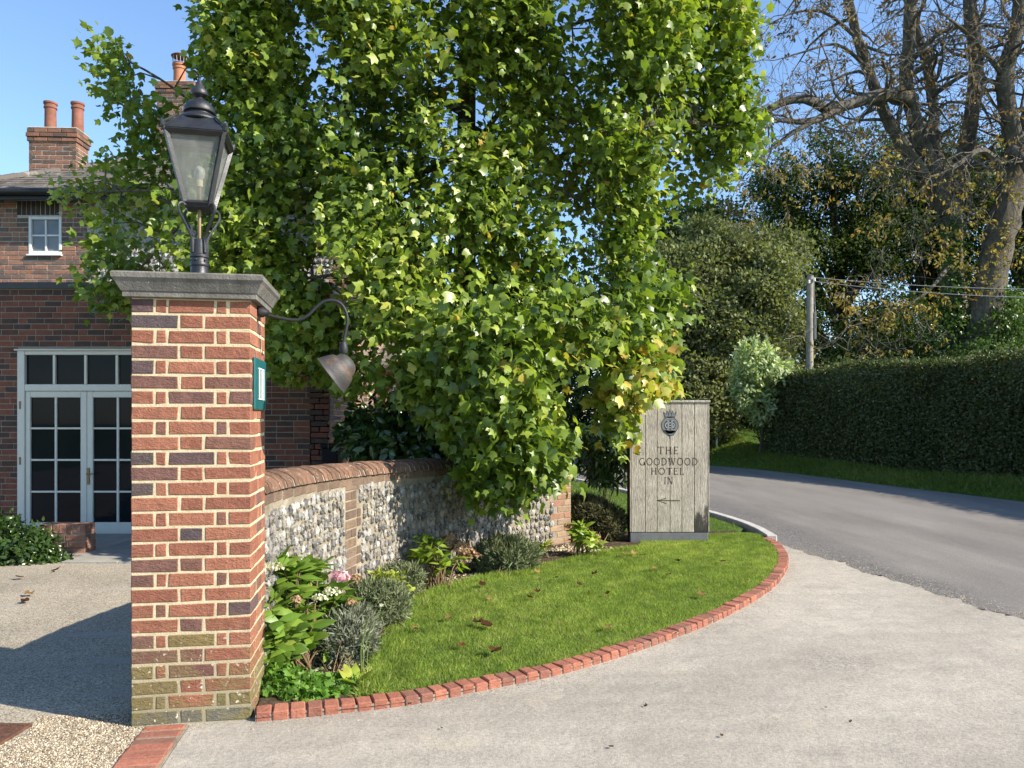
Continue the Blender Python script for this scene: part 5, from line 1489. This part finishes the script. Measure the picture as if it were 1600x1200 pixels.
# clipped hedge on the bank
hg = thing('clipped_hedge', (9.9, 20, .25), 'long dark clipped hedge on the bank beside the lane', 'hedge')
HP = catmull([(8.15,24.6,.34),(9.0,22.4,.3),(9.95,19.95,.26),(11.2,16.9,.24),(11.7,13.6,.2),(11.6,10.5,.2),(11.5,6,.2)], .35)
hv = []; 
NH = 120000
si = rng.uniform(0, len(HP) - 1.001, NH); i0 = si.astype(int); fr_ = (si - i0)[:, None]
HPa = np.array([list(p) for p in HP]); base_ = HPa[i0] * (1 - fr_) + HPa[i0 + 1] * fr_
tan = norm(HPa[i0 + 1] - HPa[i0]); side = np.stack([tan[:, 1], -tan[:, 0], np.zeros(NH)], 1); side *= -np.sign(side[:, :1] + 1e-9) * 1.0
side = np.where(side[:, :1] > 0, -side, side)          # towards the lane (-x)
kind_ = rng.random(NH); HH = 2.62; HT = 1.9
a_ = rng.uniform(0, 1, NH)
off = np.where(kind_ < .68, rng.normal(0, .05, NH), -a_ * HT); zz = np.where(kind_ < .68, a_ * HH, HH + rng.normal(0, .06, NH))
rnd_edge = np.clip((zz - (HH - .35)) / .35, 0, 1); off = off - np.where(kind_ < .68, rnd_edge ** 2 * .25, 0)
pos_ = base_ + side * off[:, None] + np.array([0, 0, 1.0]) * zz[:, None]
out_ = np.where((kind_ < .68)[:, None], side + np.array([0, 0, .15]), np.array([[0, 0, 1.0]]))
bul = n3(pos_, 1.3, 16) * .16 + n3(pos_, 2.0, 17) * .14 + n3(pos_, 6, 18) * .08 + np.where(kind_ < .68, 0, n3(pos_, 1.1, 19) * .25 + (rng.random(NH) < .06) * rng.uniform(0, .3, NH))
pos_ = pos_ + norm(out_) * bul[:, None]
leafy('foliage', pos_, norm(out_), .085, M['hedge'], hg, droop=.1, bias=.5, seed=5, ns=2.0)
left_end = cluster([((8.15 + .75, 24.9, 1.5), (1.0, .7, 1.5))], 900, 8, .1, .8)
leafy('end_foliage', left_end[0], left_end[1], .085, M['hedge'], hg, bias=.5)
mb = MB(); vs_ = []; fs = []
for i, p in enumerate(HP):
    t_ = frame(HP, i); sdv = Vector((t_.y, -t_.x, 0)); sdv = sdv if sdv.x < 0 else -sdv
    for (o_, z_) in ((-.14, 0), (-.16, HH - .4), (-.35, HH - .16), (-HT + .1, HH - .16), (-HT, 0)): vs_.append(p + sdv * o_ + UP * z_)
for i in range(len(HP) - 1):
    for q in range(4): fs.append((i*5+q, (i+1)*5+q, (i+1)*5+q+1, i*5+q+1))
fs.append((0,1,2,3,4)); mb.add(vs_, fs); mb.build('light_block_core', M['bark_dark'], hg)  # solid core added inside the hedge leaves to block light

# ---------------- half bare horse chestnut
ch = thing('chestnut_tree', gpt(1520, 29.5, .5), 'big half-bare horse chestnut with rusty leaves and arching grey limbs', 'tree')
CD = 22.5
main = [ # (points px,py,d), r0, r1
 ([(1515,640,22.5),(1525,560,22.5),(1540,470,22.4),(1560,380,22.3),(1580,300,22.2),(1592,230,22.2)], .72, .48),
 ([(1592,240,22.2),(1578,190,22.0),(1570,120,21.8),(1590,40,21.6),(1600,-60,21.6)], .42, .26),
 ([(1588,260,22.2),(1608,180,22.6),(1640,80,22.8),(1650,-60,23)], .40, .22),
 ([(1500,560,23.5),(1490,450,23.6),(1485,340,23.5),(1478,300,23.4)], .45, .38),
 ([(1480,330,23.4),(1440,270,23.0),(1400,210,22.5),(1380,170,22.2)], .36, .26),
 ([(1395,205,22.5),(1360,120,22.2),(1340,60,22.0),(1325,0,22),(1300,-80,22)], .26, .17),
 ([(1485,330,23.4),(1440,220,23.2),(1418,140,23.0),(1420,60,22.8),(1428,-70,22.8)], .37, .25),
 ([(1480,320,23.4),(1462,230,23.6),(1455,120,23.8),(1430,40,23.8),(1400,-60,23.8)], .28, .16),
 ([(1490,330,23.5),(1515,200,23.8),(1525,100,24),(1515,0,24),(1520,-80,24)], .40, .28),
 ([(1424,158,23.0),(1400,148,22.4),(1370,150,21.6),(1320,165,21.2),(1290,170,21.0),(1262,155,20.7),(1228,158,20.5),(1195,175,20.3),(1165,195,20.2)], .26, .09),
 ([(1310,168,21.1),(1275,188,20.6),(1240,190,20.4),(1205,185,20.2)], .16, .07),
 ([(1270,190,20.6),(1235,210,20.3),(1190,245,20.2),(1150,290,20.2)], .12, .03),
 ([(1570,270,22.1),(1535,235,21.6),(1500,255,21.2),(1470,270,21)], .22, .08),
 ([(1580,235,22.1),(1600,250,21.5),(1620,300,21),(1640,330,20.8)], .30, .12),
 ([(1480,420,22.0),(1450,455,21),(1420,475,20.6),(1385,490,20.4),(1360,505,20.3)], .10, .03),
 ([(1455,150,23.6),(1500,120,23),(1540,100,22.6)], .14, .06),
 ([(1360,110,22),(1310,70,21.6),(1260,80,21.2),(1210,95,21)], .10, .03),
 ([(1340,60,22),(1290,20,21.6),(1240,20,21.3),(1190,45,21)], .10, .03),
 ([(1420,100,22.8),(1470,50,22.2),(1530,40,21.8),(1580,45,21.5)], .13, .06),
 ([(1570,120,21.8),(1520,60,21.2),(1470,20,21)], .14, .06),
]
tips = []
limbs3 = []
for i, (pp_, r0, r1) in enumerate(main):
    pts = [P(q[0], q[1], q[2] + 7) for q in pp_]
    kf = 1.02 if i in (0, 3) else (1.25 if i in (9, 10) else .85)
    r0, r1 = r0 * kf, r1 * kf
    m, lp = limb_tube(pts, r0, r1, 10 if r0 > .2 else 7, .45)
    m.v = [(a + rng.normal(0, r1 * .06), b + rng.normal(0, r1 * .06), c_) for a, b, c_ in m.v]
    m.build('trunk' if i in (0, 3) else 'limb', M['bark_ches'], ch, True)
    limbs3.append((lp, r0, r1))
cr2 = random.Random(19); twb = MB(); twc = MB()
def rdir(): 
    v = Vector((cr2.gauss(0, 1), cr2.gauss(0, 1), cr2.gauss(0, 1))); return v.normalized()
def grow(p, d_, L, r_, lev):
    nseg = 5; pts = [p.copy()]; dd = d_.copy()
    for s_ in range(nseg):
        dd = (dd + rdir() * .42 + Vector((0, 0, -.06 if lev < 2 else -.14))).normalized()
        p = p + dd * (L / nseg); pts.append(p.copy())
    rad = [max(r_ * (1 - .8 * s_ / nseg), .007) for s_ in range(nseg + 1)]
    (twb if lev < 2 else twc).tube(pts, rad, 5 if lev < 2 else 3, False)
    if lev >= 1: tips.append((pts[-1], dd)); tips.append((pts[3], dd))
    if lev < 2 or (lev == 2 and cr2.random() < .35):
        for _ in range(3):
            k_ = cr2.randint(2, nseg); grow(pts[k_], (dd * .5 + rdir() * .9).normalized(), L * cr2.uniform(.45, .7), rad[k_] * .7, lev + 1)
for i, (lp, r0, r1) in enumerate(limbs3):
    if i in (0, 3): continue
    nb = max(4, int(len(lp) * 1.05)) if i not in (9,) else 11
    for _ in range(nb):
        k_ = cr2.randint(1, len(lp) - 1); ta = frame(lp, k_)
        dd = (rdir() + ta * .4 + Vector((0, -.3, .1))).normalized()
        grow(lp[k_], dd, cr2.uniform(1.5, 3.3), min(.085, r1 * .5), 0)
    grow(lp[-1], frame(lp, len(lp) - 1), 2.2, r1 * .8, 0)
o = twb.build('branches', M['bark_ches'], ch); o['kind'] = 'stuff'
o = twc.build('twigs', M['twig'], ch); o['kind'] = 'stuff'
# rusty leaves: palmate fans on many of the tips, denser lower right and at the golden sprays
T3 = np.array([list(a) for a, b in tips]); TD = np.array([list(b) for a, b in tips])
tx = 800 + T3[:, 0] * F / T3[:, 1]; ty = HOR - (T3[:, 2] - EYE) * F / T3[:, 1]
prob = np.where(ty < 220, .14, .10)
kk = rng.random(len(T3)) < prob; T3 = T3[kk]; TD = TD[kk]
extra = []
for (px, py, r_, n_) in ((1320,460,26,26),(1345,490,26,26),(1300,440,16,12),(1400,490,24,22),(1425,480,18,16),(1385,510,14,12),(1500,400,50,42),(1540,330,50,26),(1590,390,46,50),(1500,300,40,20),(1600,300,30,30),(1460,470,30,26),(1540,440,40,36),(1580,200,50,30),(1400,270,60,40),(1300,300,60,35),(1250,260,50,25),(1370,360,40,25),(1470,380,35,26),(1200,300,40,18)):
    for _ in range(int(n_ * .75)):
        a = cr2.uniform(0, 6.28); q = math.sqrt(cr2.random()) * r_
        extra.append(list(P(px + q * math.cos(a), py + q * math.sin(a) * .8, 27.4 + cr2.uniform(-.8, 1.0))))
T3 = np.concatenate([T3, np.array(extra)]); TD = np.concatenate([TD, norm(rn3(len(extra)) + np.array([0, 0, -.3]))])
nl = 5; N_ = len(T3) * nl
ii = np.repeat(np.arange(len(T3)), nl)
t_ = norm(TD[ii] * .5 + np.array([0, 0, -.45]) + rn3(N_, .75)); f_ = frames(t_, norm(rn3(N_) + np.array([.5, -.3, .8])))
rd = np.clip(.5 + .3 * n3(T3, .8, 3)[ii] + rng.normal(0, .18, N_), 0, 1)
rd = np.where(T3[ii][:, 2] > 11.5, rd * .45, rd + .12)
o = mesh_obj('rusty_leaves', inst_mesh('rusty_leaves', LEAF_OVAL_V, LEAF_OVAL_F, T3[ii] + rn3(N_, .06), f_, rng.uniform(.10, .20, N_), rd, M['chestnut']), ch); o['kind'] = 'stuff'
# ivy climbing the trunk foot
iv = thing('ivy', gpt(1560, 28.6, .5), 'bright ivy clump climbing the foot of the chestnut trunk', 'ivy')
pos_, out_ = cluster([blob(1555,520,28.9,30,38), blob(1580,490,28.9,26,40), blob(1535,550,28.5,40,20), blob(1600,540,28.5,40,35), blob(1492,450,29.6,20,70), blob(1484,520,29.4,30,50), blob(1486,370,29.8,14,36)], 900, 8, .13, .7)
leafy('leaves', pos_, out_, .15, M['ivy'], iv, LEAF_OVAL_V, LEAF_OVAL_F, .4)
m = MB(); m.tube([P(1560,600,28.8), P(1558,540,28.9), P(1572,470,29.0)], [.05,.04,.02], 6); m.build('stem', M['bark_dark'], iv)

# ---------------- utility pole, wires
PDp = 25.5
pt = P(1266, 432, PDp)
up_ = thing('utility_pole', (pt.x, PDp, .2), 'bare wooden utility pole rising behind the hedge', 'utility pole')
mb = MB(); mb.cur = .4; mb.tube([(pt.x - .06, PDp, .2), (pt.x - .03, PDp, 2.5), (pt.x, PDp, pt.z)], [.14, .125, .105], 14); mb.build('pole', M['pole_wood'], up_, True)
mb = MB(); mb.cbox((pt.x + .09, PDp - .1, pt.z - 2.1), (pt.x + .17, PDp - .04, pt.z - 1.2), .01); mb.build('cable_guard', M['slate_plinth'], up_)
mb = MB(); mb.lathe([(.11, pt.z + .001), (.115, pt.z + .03), (.03, pt.z + .06)], Matrix.Translation((pt.x, PDp, 0)), 12); mb.build('cap', M['slate_plinth'], up_)
for q, (a, b) in enumerate(((-.09, .12), (.09, .05))):
    mb = MB(); mb.lathe([(.02, 0), (.045, .03), (.03, .06), (.045, .09), (.02, .12)], Matrix.Translation((pt.x + a, PDp - .13, pt.z - .14 - b)), 8); mb.build('insulator', M['white_paint'], up_)
def wire(label, a, b, sag, r_=.011):
    pts = []
    for i in range(15):
        t = i / 14; q = a.lerp(b, t); q.z -= sag * 4 * t * (1 - t); pts.append(q)
    mb = MB(); mb.tube(pts, r_, 5); o = mb.build('overhead_wire', M['wire']); tag(o, label, 'wire', 'wires on the utility pole')
wire('upper overhead wire running right from the pole top', pt + Vector((.1, 0, -.03)), P(1700, 452, 24), .12)
wire('lower overhead wire running right below the other one', pt + Vector((.1, 0, -.16)), P(1700, 466, 24), .14)
wire('slanting stay wire running down left from the utility pole', pt + Vector((-.1, 0, -.1)), P(1195, 590, 26.5), .0, .009)
wire('short slack cable looping down beside the pole top', pt + Vector((.12, -.02, -.1)), P(1275, 512, 25.4), .18, .01)
mp = thing('marker_post', (P(1120, 650, 27).x, 27, .1), 'small white marker post on the far verge beyond the sign', 'post')
q = P(1120, 629, 27)
mb = MB(); mb.cbox((q.x - .03, 26.97, .05), (q.x + .03, 27.03, q.z - .12), .01); mb.build('post', M['white_paint'], mp)
mb = MB(); mb.cbox((q.x - .035, 26.965, q.z - .118), (q.x + .035, 27.035, q.z), .012); mb.build('top', M['white_paint'], mp)
# ------------------------------------------------------------------ planting near the wall
def shrub(name, label, cat, base, blobs, ncl, per_, rcl, size, mat, tv=LEAF_SMALL_V, tf=LEAF_SMALL_F, droop=.1, group=None, surf=.7, bias=.5, rand=.8, stems=8, stem_mat='stem'):
    t_ = thing(name, base, label, cat, group)
    m = MB(); b_ = Vector(base)
    for i in range(stems):
        c_ = Vector(blobs[i % len(blobs)][0]); r_ = blobs[i % len(blobs)][1]
        e_ = c_ + Vector((rng.uniform(-.6, .6) * r_[0], rng.uniform(-.6, .6) * r_[1], rng.uniform(-.6, .2) * r_[2]))
        s_ = b_ + Vector((rng.uniform(-.3, .3) * r_[0], rng.uniform(-.3, .3) * r_[1], 0))
        m.tube([s_, s_.lerp(e_, .5) + Vector((0, 0, .03)), e_], [.004, .003, .002], 4, False)
    m.build('stems', M[stem_mat], t_)['kind'] = 'stuff'
    pos_, out_ = cluster(blobs, ncl, per_, rcl, surf, .9)
    pos_[:, 2] = np.maximum(pos_[:, 2], b_.z + .01)
    leafy('foliage', pos_, out_, size, mat, t_, tv, tf, droop, rand, bias, ns=6)
    return t_
def gb(px, py, d, rx, ry, rd=None): return blob(px, py, d, rx, ry, rd)
def base_at(px, py): 
    q = G(px, py, .04); return (q.x, q.y, .024)

# leafy hydrangea: every leaf is a part
def hydrangea(label, base, blobs, nst, size, mat, rnd_bias=.45, seed=1):
    t_ = thing('hydrangea', base, label, 'hydrangea')
    r_ = random.Random(seed); b_ = Vector(base); P_ = []; T_ = []; Nn = []; S_ = []
    for i in range(nst):
        bl = blobs[i % len(blobs)]
        a = r_.uniform(0, 6.28); ph = r_.uniform(.0, 1.0)
        d_ = Vector((math.cos(a) * math.sqrt(1 - ph*ph), math.sin(a) * math.sqrt(1 - ph*ph), ph))
        k_ = r_.uniform(.6, 1.0)
        e_ = Vector(bl[0]) + Vector((d_.x * bl[1][0], d_.y * bl[1][1], (d_.z * 1.6 - .7) * bl[1][2])) * k_
        s_ = b_ + Vector((r_.uniform(-.08, .08), r_.uniform(-.06, .06), 0))
        m = MB(); mid_ = s_.lerp(e_, .5) + Vector((0, 0, .05)); m.tube([s_, mid_, e_], [.006, .005, .004], 5, False)
        m.build('stem', M['stem'], t_)
        ax_ = (e_ - mid_).normalized()
        rosette = r_.randint(4, 6)
        for tier in range(2):
            for q in range(rosette if tier == 0 else 3):
                aa = 6.283 * q / (rosette if tier == 0 else 3) + r_.uniform(-.4, .4) + tier * .5
                h_ = Vector((math.cos(aa), math.sin(aa), 0))
                tt_ = (h_ * .8 + ax_ * r_.uniform(.1, .9) + Vector((r_.uniform(-.3, .3), r_.uniform(-.3, .3), -.05 - .3 * tier + r_.uniform(-.25, .25)))).normalized()
                P_.append(list(e_ - ax_ * (.05 * tier))); T_.append(list(tt_)); Nn.append(list((ax_ * .7 + Vector((r_.uniform(-.5, .5), r_.uniform(-.7, .3), .6)) - h_ * .3))); S_.append(size * r_.uniform(.7, 1.2))
    P_ = np.array(P_); f_ = frames(np.array(T_), np.array(Nn)); S_ = np.array(S_)
    rd = np.clip(rnd_bias + rng.normal(0, .2, len(P_)), 0, 1)
    near = np.argsort(P_[:, 1])[:150]; rest_ = np.setdiff1d(np.arange(len(P_)), near)
    leaf_objects('leaf', LEAF_OVAL_V, LEAF_OVAL_F, P_, f_, S_, rd, near, mat, t_, 6)
    if len(rest_): 
        o = mesh_obj('rear_leaves', inst_mesh('rear_leaves', LEAF_OVAL_V, LEAF_OVAL_F, P_[rest_], tuple(a[rest_] for a in f_), S_[rest_], rd[rest_], mat), t_); o['kind'] = 'stuff'
    return t_
def flower_head(t_, c_, r_, mat, n_=90, size=.03, name='flower_head'):
    d_ = norm(rn3(n_)); d_[:, 2] = np.abs(d_[:, 2]) * .9 - .15
    pos_ = np.array(list(c_)) + d_ * r_ * rng.uniform(.45, 1.15, (n_, 1)) * np.array([1.15, 1, .8])
    f_ = frames(norm(np.cross(d_, rn3(n_))), norm(d_ + rn3(n_, .5)))
    tv = [(0,-.5,0),(.5,0,.12),(0,.5,0),(-.5,0,.12)]
    mesh_obj(name, inst_mesh(name, tv, [(0,1,2),(0,2,3)], pos_, f_, size * rng.uniform(.8, 1.3, n_), np.clip(rng.normal(.5, .25, n_), 0, 1), mat), t_)
h1 = hydrangea('large leafy hydrangea with one pink flower head beside the brick pillar', base_at(470, 1040), [gb(448,905,4.6,34,48), gb(490,915,4.9,44,50), gb(435,955,4.4,30,50), gb(475,985,4.65,48,50), gb(515,950,4.95,36,42), gb(430,1005,4.35,24,36)], 90, .135, M['hydrangea'], .42, 3)
flower_head(h1, P(531, 903, 4.7), .055, M['pink_flower'], 140, .034)
flower_head(h1, P(515, 925, 4.6), .05, M['white_flower'], 70, .018); flower_head(h1, P(428, 888, 4.3), .05, M['white_flower'], 60, .018); flower_head(h1, P(500, 935, 4.5), .04, M['white_flower'], 60, .018)
flower_head(h1, P(463, 938, 4.4), .035, M['dry_flower'], 50, .02); flower_head(h1, P(548, 942, 4.8), .035, M['dry_flower'], 50, .02); flower_head(h1, P(552, 905, 5.3), .05, M['dry_flower'], 60, .02)
h2 = hydrangea('lime green hydrangea with dried brown flower heads in the bed middle', base_at(688, 918), [gb(680,872,6.9,36,26), gb(700,885,6.8,34,24), gb(665,868,7.0,24,24), gb(668,845,7.0,14,14)], 30, .115, M['hydrangea_lime'], .5, 5)
for (x_, y_) in ((690,845),(705,840),(718,852),(730,862),(722,873),(738,868),(712,860),(700,852)): flower_head(h2, P(x_, y_, 7.15), .07, M['dry_flower'], 80, .03)
h3 = hydrangea('small lime green hydrangea beside the end of the flint wall', base_at(912, 866), [gb(908,838,8.35,22,20), gb(918,845,8.3,20,15), gb(902,825,8.4,10,12)], 16, .12, M['hydrangea_lime'], .55, 7)
for (x_, y_) in ((889,822),(935,848),(930,838)): flower_head(h3, P(x_, y_, 8.4), .05, M['dry_flower'], 50, .024)
h4 = hydrangea('tiny yellowing hydrangea near the wall end', base_at(848, 868), [gb(846,852,8.4,14,12)], 7, .09, M['hydrangea_lime'], .8, 9)

NV, NF = NEEDLE_V, NEEDLE_F
NDL = [(-.09,0,0),(.09,0,0),(.07,.7,.02),(0,1,.02),(-.07,.7,.02)]; NDF = [(0,1,2),(0,2,4),(4,2,3)]
shrub('lavender', 'silvery grey lavender clump spilling over the lawn edge near the pillar', 'lavender', base_at(525, 1060), [gb(540,1000,4.75,44,36), gb(500,1015,4.75,36,28), gb(555,975,4.85,30,24)], 900, 12, .016, .045, M['lavender'], NDL, NDF, -.5, rand=.55)
shrub('santolina', 'grey-green feathery shrub behind the silvery lavender', 'shrub', base_at(585, 990), [gb(578,945,5.4,38,36), gb(605,945,5.5,32,34), gb(560,965,5.3,30,24)], 800, 12, .018, .045, M['sage'], NDL, NDF, -.4, rand=.6)
shrub('santolina', 'small rounded sage shrub with yellow sprigs by the wall foot', 'shrub', base_at(630, 940), [gb(632,908,6.3,26,22), gb(612,903,6.4,22,16)], 420, 12, .018, .05, M['sage'], NDL, NDF, -.4, rand=.6, bias=.65)
shrub('santolina', 'grey-green dome shaped shrub in front of the shaded wall', 'shrub', base_at(790, 900), [gb(788,868,7.55,44,27), gb(815,870,7.6,26,22), gb(765,872,7.5,26,22)], 1000, 12, .02, .055, M['sage'], NDL, NDF, -.5, rand=.6, bias=.4)
shrub('rosemary', 'dark brownish rosemary bush between the wall end and the sign', 'shrub', base_at(935, 852), [gb(925,805,9.6,30,28), gb(950,820,9.5,26,28), gb(910,790,9.8,20,16)], 1000, 12, .024, .06, M['rosemary'], NDL, NDF, -.4, rand=.6)
gc = shrub('ground_cover', 'low bright green ground cover filling the corner by the kerb', 'plants', base_at(470, 1092), [gb(440,1072,4.25,36,20), gb(480,1080,4.2,40,18), gb(520,1085,4.25,34,14), gb(420,1050,4.35,18,18), gb(545,1070,4.35,16,10)], 900, 5, .02, .038, M['geranium'], LEAF_TULIP_V, LEAF_TULIP_F, .0, rand=.9, surf=.6, bias=.55)
gc['kind'] = 'stuff'
# yellow sprigs
yp = thing('yellow_sprigs', base_at(622, 930), 'wispy yellow-green seedling among the sage shrubs', 'plant')
pos_, out_ = cluster([gb(622,918,6.0,18,18), gb(600,905,6.0,22,10)], 60, 4, .02, .5); leafy('leaves', pos_, out_, .05, M['hydrangea_lime'], yp, LEAF_OVAL_V, LEAF_OVAL_F, bias=.9)
m = MB(); b_ = Vector(base_at(622, 930))
for i in range(8): m.tube([b_, P(600 + 5 * i, 900 + (i % 3) * 6, 6.0)], [.004, .002], 4, False)
m.build('stems', M['green_stem'], yp)
# dandelion-like rosette and thin flower stems at the lawn edge
dn = thing('dandelion', base_at(553, 1068), 'pale broad-leaved weed rosette at the lawn corner', 'weed')
r_ = random.Random(6); b_ = Vector(base_at(553, 1068)); pp_ = []; tt_ = []
for q in range(11):
    a = 6.28 * q / 11 + r_.uniform(-.2, .2); pp_.append(list(b_)); tt_.append([math.cos(a) * .8, math.sin(a) * .8, r_.uniform(.35, 1.0)])
f_ = frames(np.array(tt_), np.tile(np.array([[0, 0, 1.0]]), (11, 1)))
leaf_objects('leaf', LEAF_OVAL_V, LEAF_OVAL_F, np.array(pp_), f_, np.array([r_.uniform(.1, .17) for _ in range(11)]), np.array([r_.uniform(.4, 1) for _ in range(11)]), range(11), M['hydrangea_lime'], dn, 4)
fs_ = thing('flower_stems', base_at(572, 1045), 'thin bent green stems with a round white seed head at the bed edge', 'flower')
for (a, b) in (((562,1045),(596,947)), ((568,1040),(577,965)), ((575,1045),(583,995)), ((566,1048),(572,985))):
    s_ = Vector(base_at(a[0], a[1] + 8)); e_ = P(b[0], b[1], s_.y); m = MB(); m.tube(catmull([s_, s_.lerp(e_, .6) + Vector((-.02, 0, .01)), e_], .04), .0028, 5); m.build('stem', M['green_stem'], fs_)
flower_head(fs_, P(596, 946, Vector(base_at(562, 1053)).y), .012, M['white_flower'], 50, .012, 'seed_head')
# dark laurel behind the wall, laurel by the sign
shrub('laurel_shrub', 'glossy dark evergreen shrub behind the curved wall under the tree', 'shrub', (-1.2, 8.9, 0), [gb(610,675,8.7,66,42), gb(680,650,8.8,60,50), gb(640,690,8.4,70,32), gb(720,690,8.7,50,40), gb(575,690,8.8,34,28)], 700, 9, .07, .13, M['laurel'], LEAF_OVAL_V, LEAF_OVAL_F, .35, stems=10)
shrub('laurel_shrub', 'narrow-leaved evergreen shrub drooping against the left side of the sign', 'shrub', (1.25, 10.3, .02), [gb(965,690,9.9,22,60), gb(950,720,10.1,28,34), gb(930,700,10.3,30,40)], 130, 8, .07, .15, M['laurel'], [(a * .6, b, c_) for a, b, c_ in LEAF_OVAL_V], LEAF_OVAL_F, .9, bias=.75)
# leafy hedge in front of the low brick wall
shrub('box_hedge', 'low dark leafy hedge in front of the brick wall stub', 'hedge', (-6.2, 8.2, 0), [gb(20,865,8.25,48,46), gb(50,875,8.2,30,36), gb(-20,860,8.3,60,50), gb(62,850,8.3,14,22), gb(80,895,8.2,22,10)], 900, 9, .05, .065, M['laurel'], LEAF_OVAL_V, LEAF_OVAL_F, .2, bias=.6)

# ------------------------------------------------------------------ small loose things
fl = random.Random(31)
FLV = []
for i in range(5):
    a = np.array(LEAF_TULIP_V); a[:, 2] = a[:, 2] * -1.6 + .05 + np.array([fl.uniform(0, .2) for _ in a]); FLV.append(tri_mesh('fallen_leaf', a - np.array([0, .45, 0]), np.array(LEAF_TULIP_F), np.full(len(a), i / 4), M['dead_leaf']))
def fallen(px, py, z_, s_, label, group, vi=None):
    q = G(px, py, z_); o = bpy.data.objects.new('fallen_leaf', FLV[vi if vi is not None else fl.randrange(5)]); COL.objects.link(o)
    o.location = (q.x, q.y, z_ + .008); o.rotation_euler = (fl.uniform(-.35, .35), fl.uniform(-.35, .35), fl.uniform(0, 6.28)); o.scale = (s_, s_, s_)
    tag(o, label, 'leaf', group)
for (x_, y_) in ((752,915),(838,895),(765,937),(828,936),(948,930),(840,925),(1045,900),(1022,890),(930,898),(646,985),(1095,932),(1060,878),(990,866),(1005,870),(975,868),(700,968),(870,905),(905,915),(1130,880),(720,1010)):
    fallen(x_, y_, .062, fl.uniform(.05, .08), 'curled brown leaf lying on the lawn', 'fallen leaves on the lawn')
for (x_, y_) in ((756,978),(748,975),(764,980)): fallen(x_, y_, .064, fl.uniform(.06, .09), 'dark brown leaf in the small heap on the lawn middle', 'leaf heap on the lawn middle', 0)
for (x_, y_) in ((777,1022),(770,1020)): fallen(x_, y_, .064, .085, 'dark brown leaf of the pair nearest the kerb', 'leaf pair near the kerb', 1)
fallen(1048, 994, .01, .09, 'brown leaf lying against the kerb bricks', None, 2)
fallen(950, 983, .064, .07, 'pale tan leaf on the lawn near the kerb', None, 4)
for (x_, y_) in ((45,931),(38,942),(215,1000),(30,905),(88,893)): fallen(x_, y_, .004, .08, 'brown leaf lying in the courtyard', 'fallen leaves in the courtyard')
for (x_, y_) in ((690,1140),(1330,1130),(1128,1152),(1290,1108),(955,1170),(1215,905),(640,1102),(1010,1105)): fallen(x_, y_, .005, fl.uniform(.014, .028), 'tiny dark leaf scrap on the driveway', 'leaf scraps on the driveway', 0)
# loose gravel chips at the pillar foot and along the driveway rim
def chips(name, x, y, z0, smin, smax, label):
    n_ = len(x); pos_ = np.stack([x, y, np.full(n_, z0)], 1)
    tv = [(-.5,-.5,0),(.5,-.4,0),(.4,.5,0),(-.4,.5,0),(-.2,-.2,.5),(.25,-.15,.55),(.1,.25,.45)]
    tf = [(0,1,5),(0,5,4),(1,2,6),(1,6,5),(2,3,6),(3,0,4),(3,4,6),(4,5,6)]
    a = rng.uniform(0, 6.28, n_); t_ = np.stack([np.cos(a), np.sin(a), rng.normal(0, .25, n_)], 1)
    f_ = frames(t_, np.array([[0, 0, 1.0]]) + rn3(n_, .3))
    o = mesh_obj(name, inst_mesh(name, tv, tf, pos_, f_, rng.uniform(smin, smax, n_), rng.uniform(0, 1, n_), M['gravel'])); tag(o, label, 'gravel', kind='stuff')
poly = [tuple(G(x_, y_)[:2]) for x_, y_ in ((-60,1180),(40,1150),(60,1120),(200,1115),(330,1132),(280,1150),(225,1235),(-60,1235))]
x_, y_ = scatter_poly(poly, 14000); kk = ~inpoly(x_, y_, [tuple((PFL + PU * a + PV * b)[:2]) for a, b in ((0,0),(PW,0),(PW,PD),(0,PD))])
sa_ = strip_a; dd_ = (x_ - sa_.x) * PU.x + (y_ - sa_.y) * PU.y; kk &= ~((dd_ > -.2) & (dd_ < .03) & ((x_ - sa_.x) * -PV.x + (y_ - sa_.y) * -PV.y > .03))
chips('gravel', x_[kk], y_[kk], .001, .004, .009, 'loose tan gravel chips at the foot of the pillar')
kpa = np.array([[p.x, p.y] for p in kerb]); n_ = 2600
i_ = rng.integers(0, len(kpa) - 1, n_); tdir = norm(kpa[i_ + 1] - kpa[i_]); off = np.abs(rng.normal(0, .05, n_)) + .006
pt_ = kpa[i_] + np.stack([tdir[:, 1], -tdir[:, 0]], 1) * off[:, None] + rng.normal(0, .02, (n_, 2)); 
tmp = pt_
chips('kerb_grit', tmp[:, 0], tmp[:, 1], .004, .002, .006, 'fine pale grit gathered along the brick kerb')
edge_pts = np.array([(a, b) for a, b in r2]); i_ = rng.integers(0, len(edge_pts), 2500); tmp = edge_pts[i_] + np.stack([rng.normal(.0, .16, 2500), rng.normal(0, .08, 2500)], 1)
chips('road_edge_grit', tmp[:, 0], tmp[:, 1], .002, .003, .008, 'loose grit along the ragged driveway edge')
tmp = G(890, 885, .04); x_ = rng.normal(0.78, .16, 180); y_ = 8.78 + .25 * (x_ - .78) + rng.normal(0, .11, 180)
chips('bed_stones', x_, y_, .025, .012, .04, 'pale stones lying on the soil by the wall end')
n_ = 1500; t_ = rng.random(n_); ws = [wpos(a * SL) for a in t_]; of = rng.uniform(.03, .5, n_)
chips('bed_litter', np.array([w_[0].x + w_[2].x * o_ for w_, o_ in zip(ws, of)]), np.array([w_[0].y + w_[2].y * o_ for w_, o_ in zip(ws, of)]), .025, .008, .022, 'small pale stones scattered over the flower bed soil')
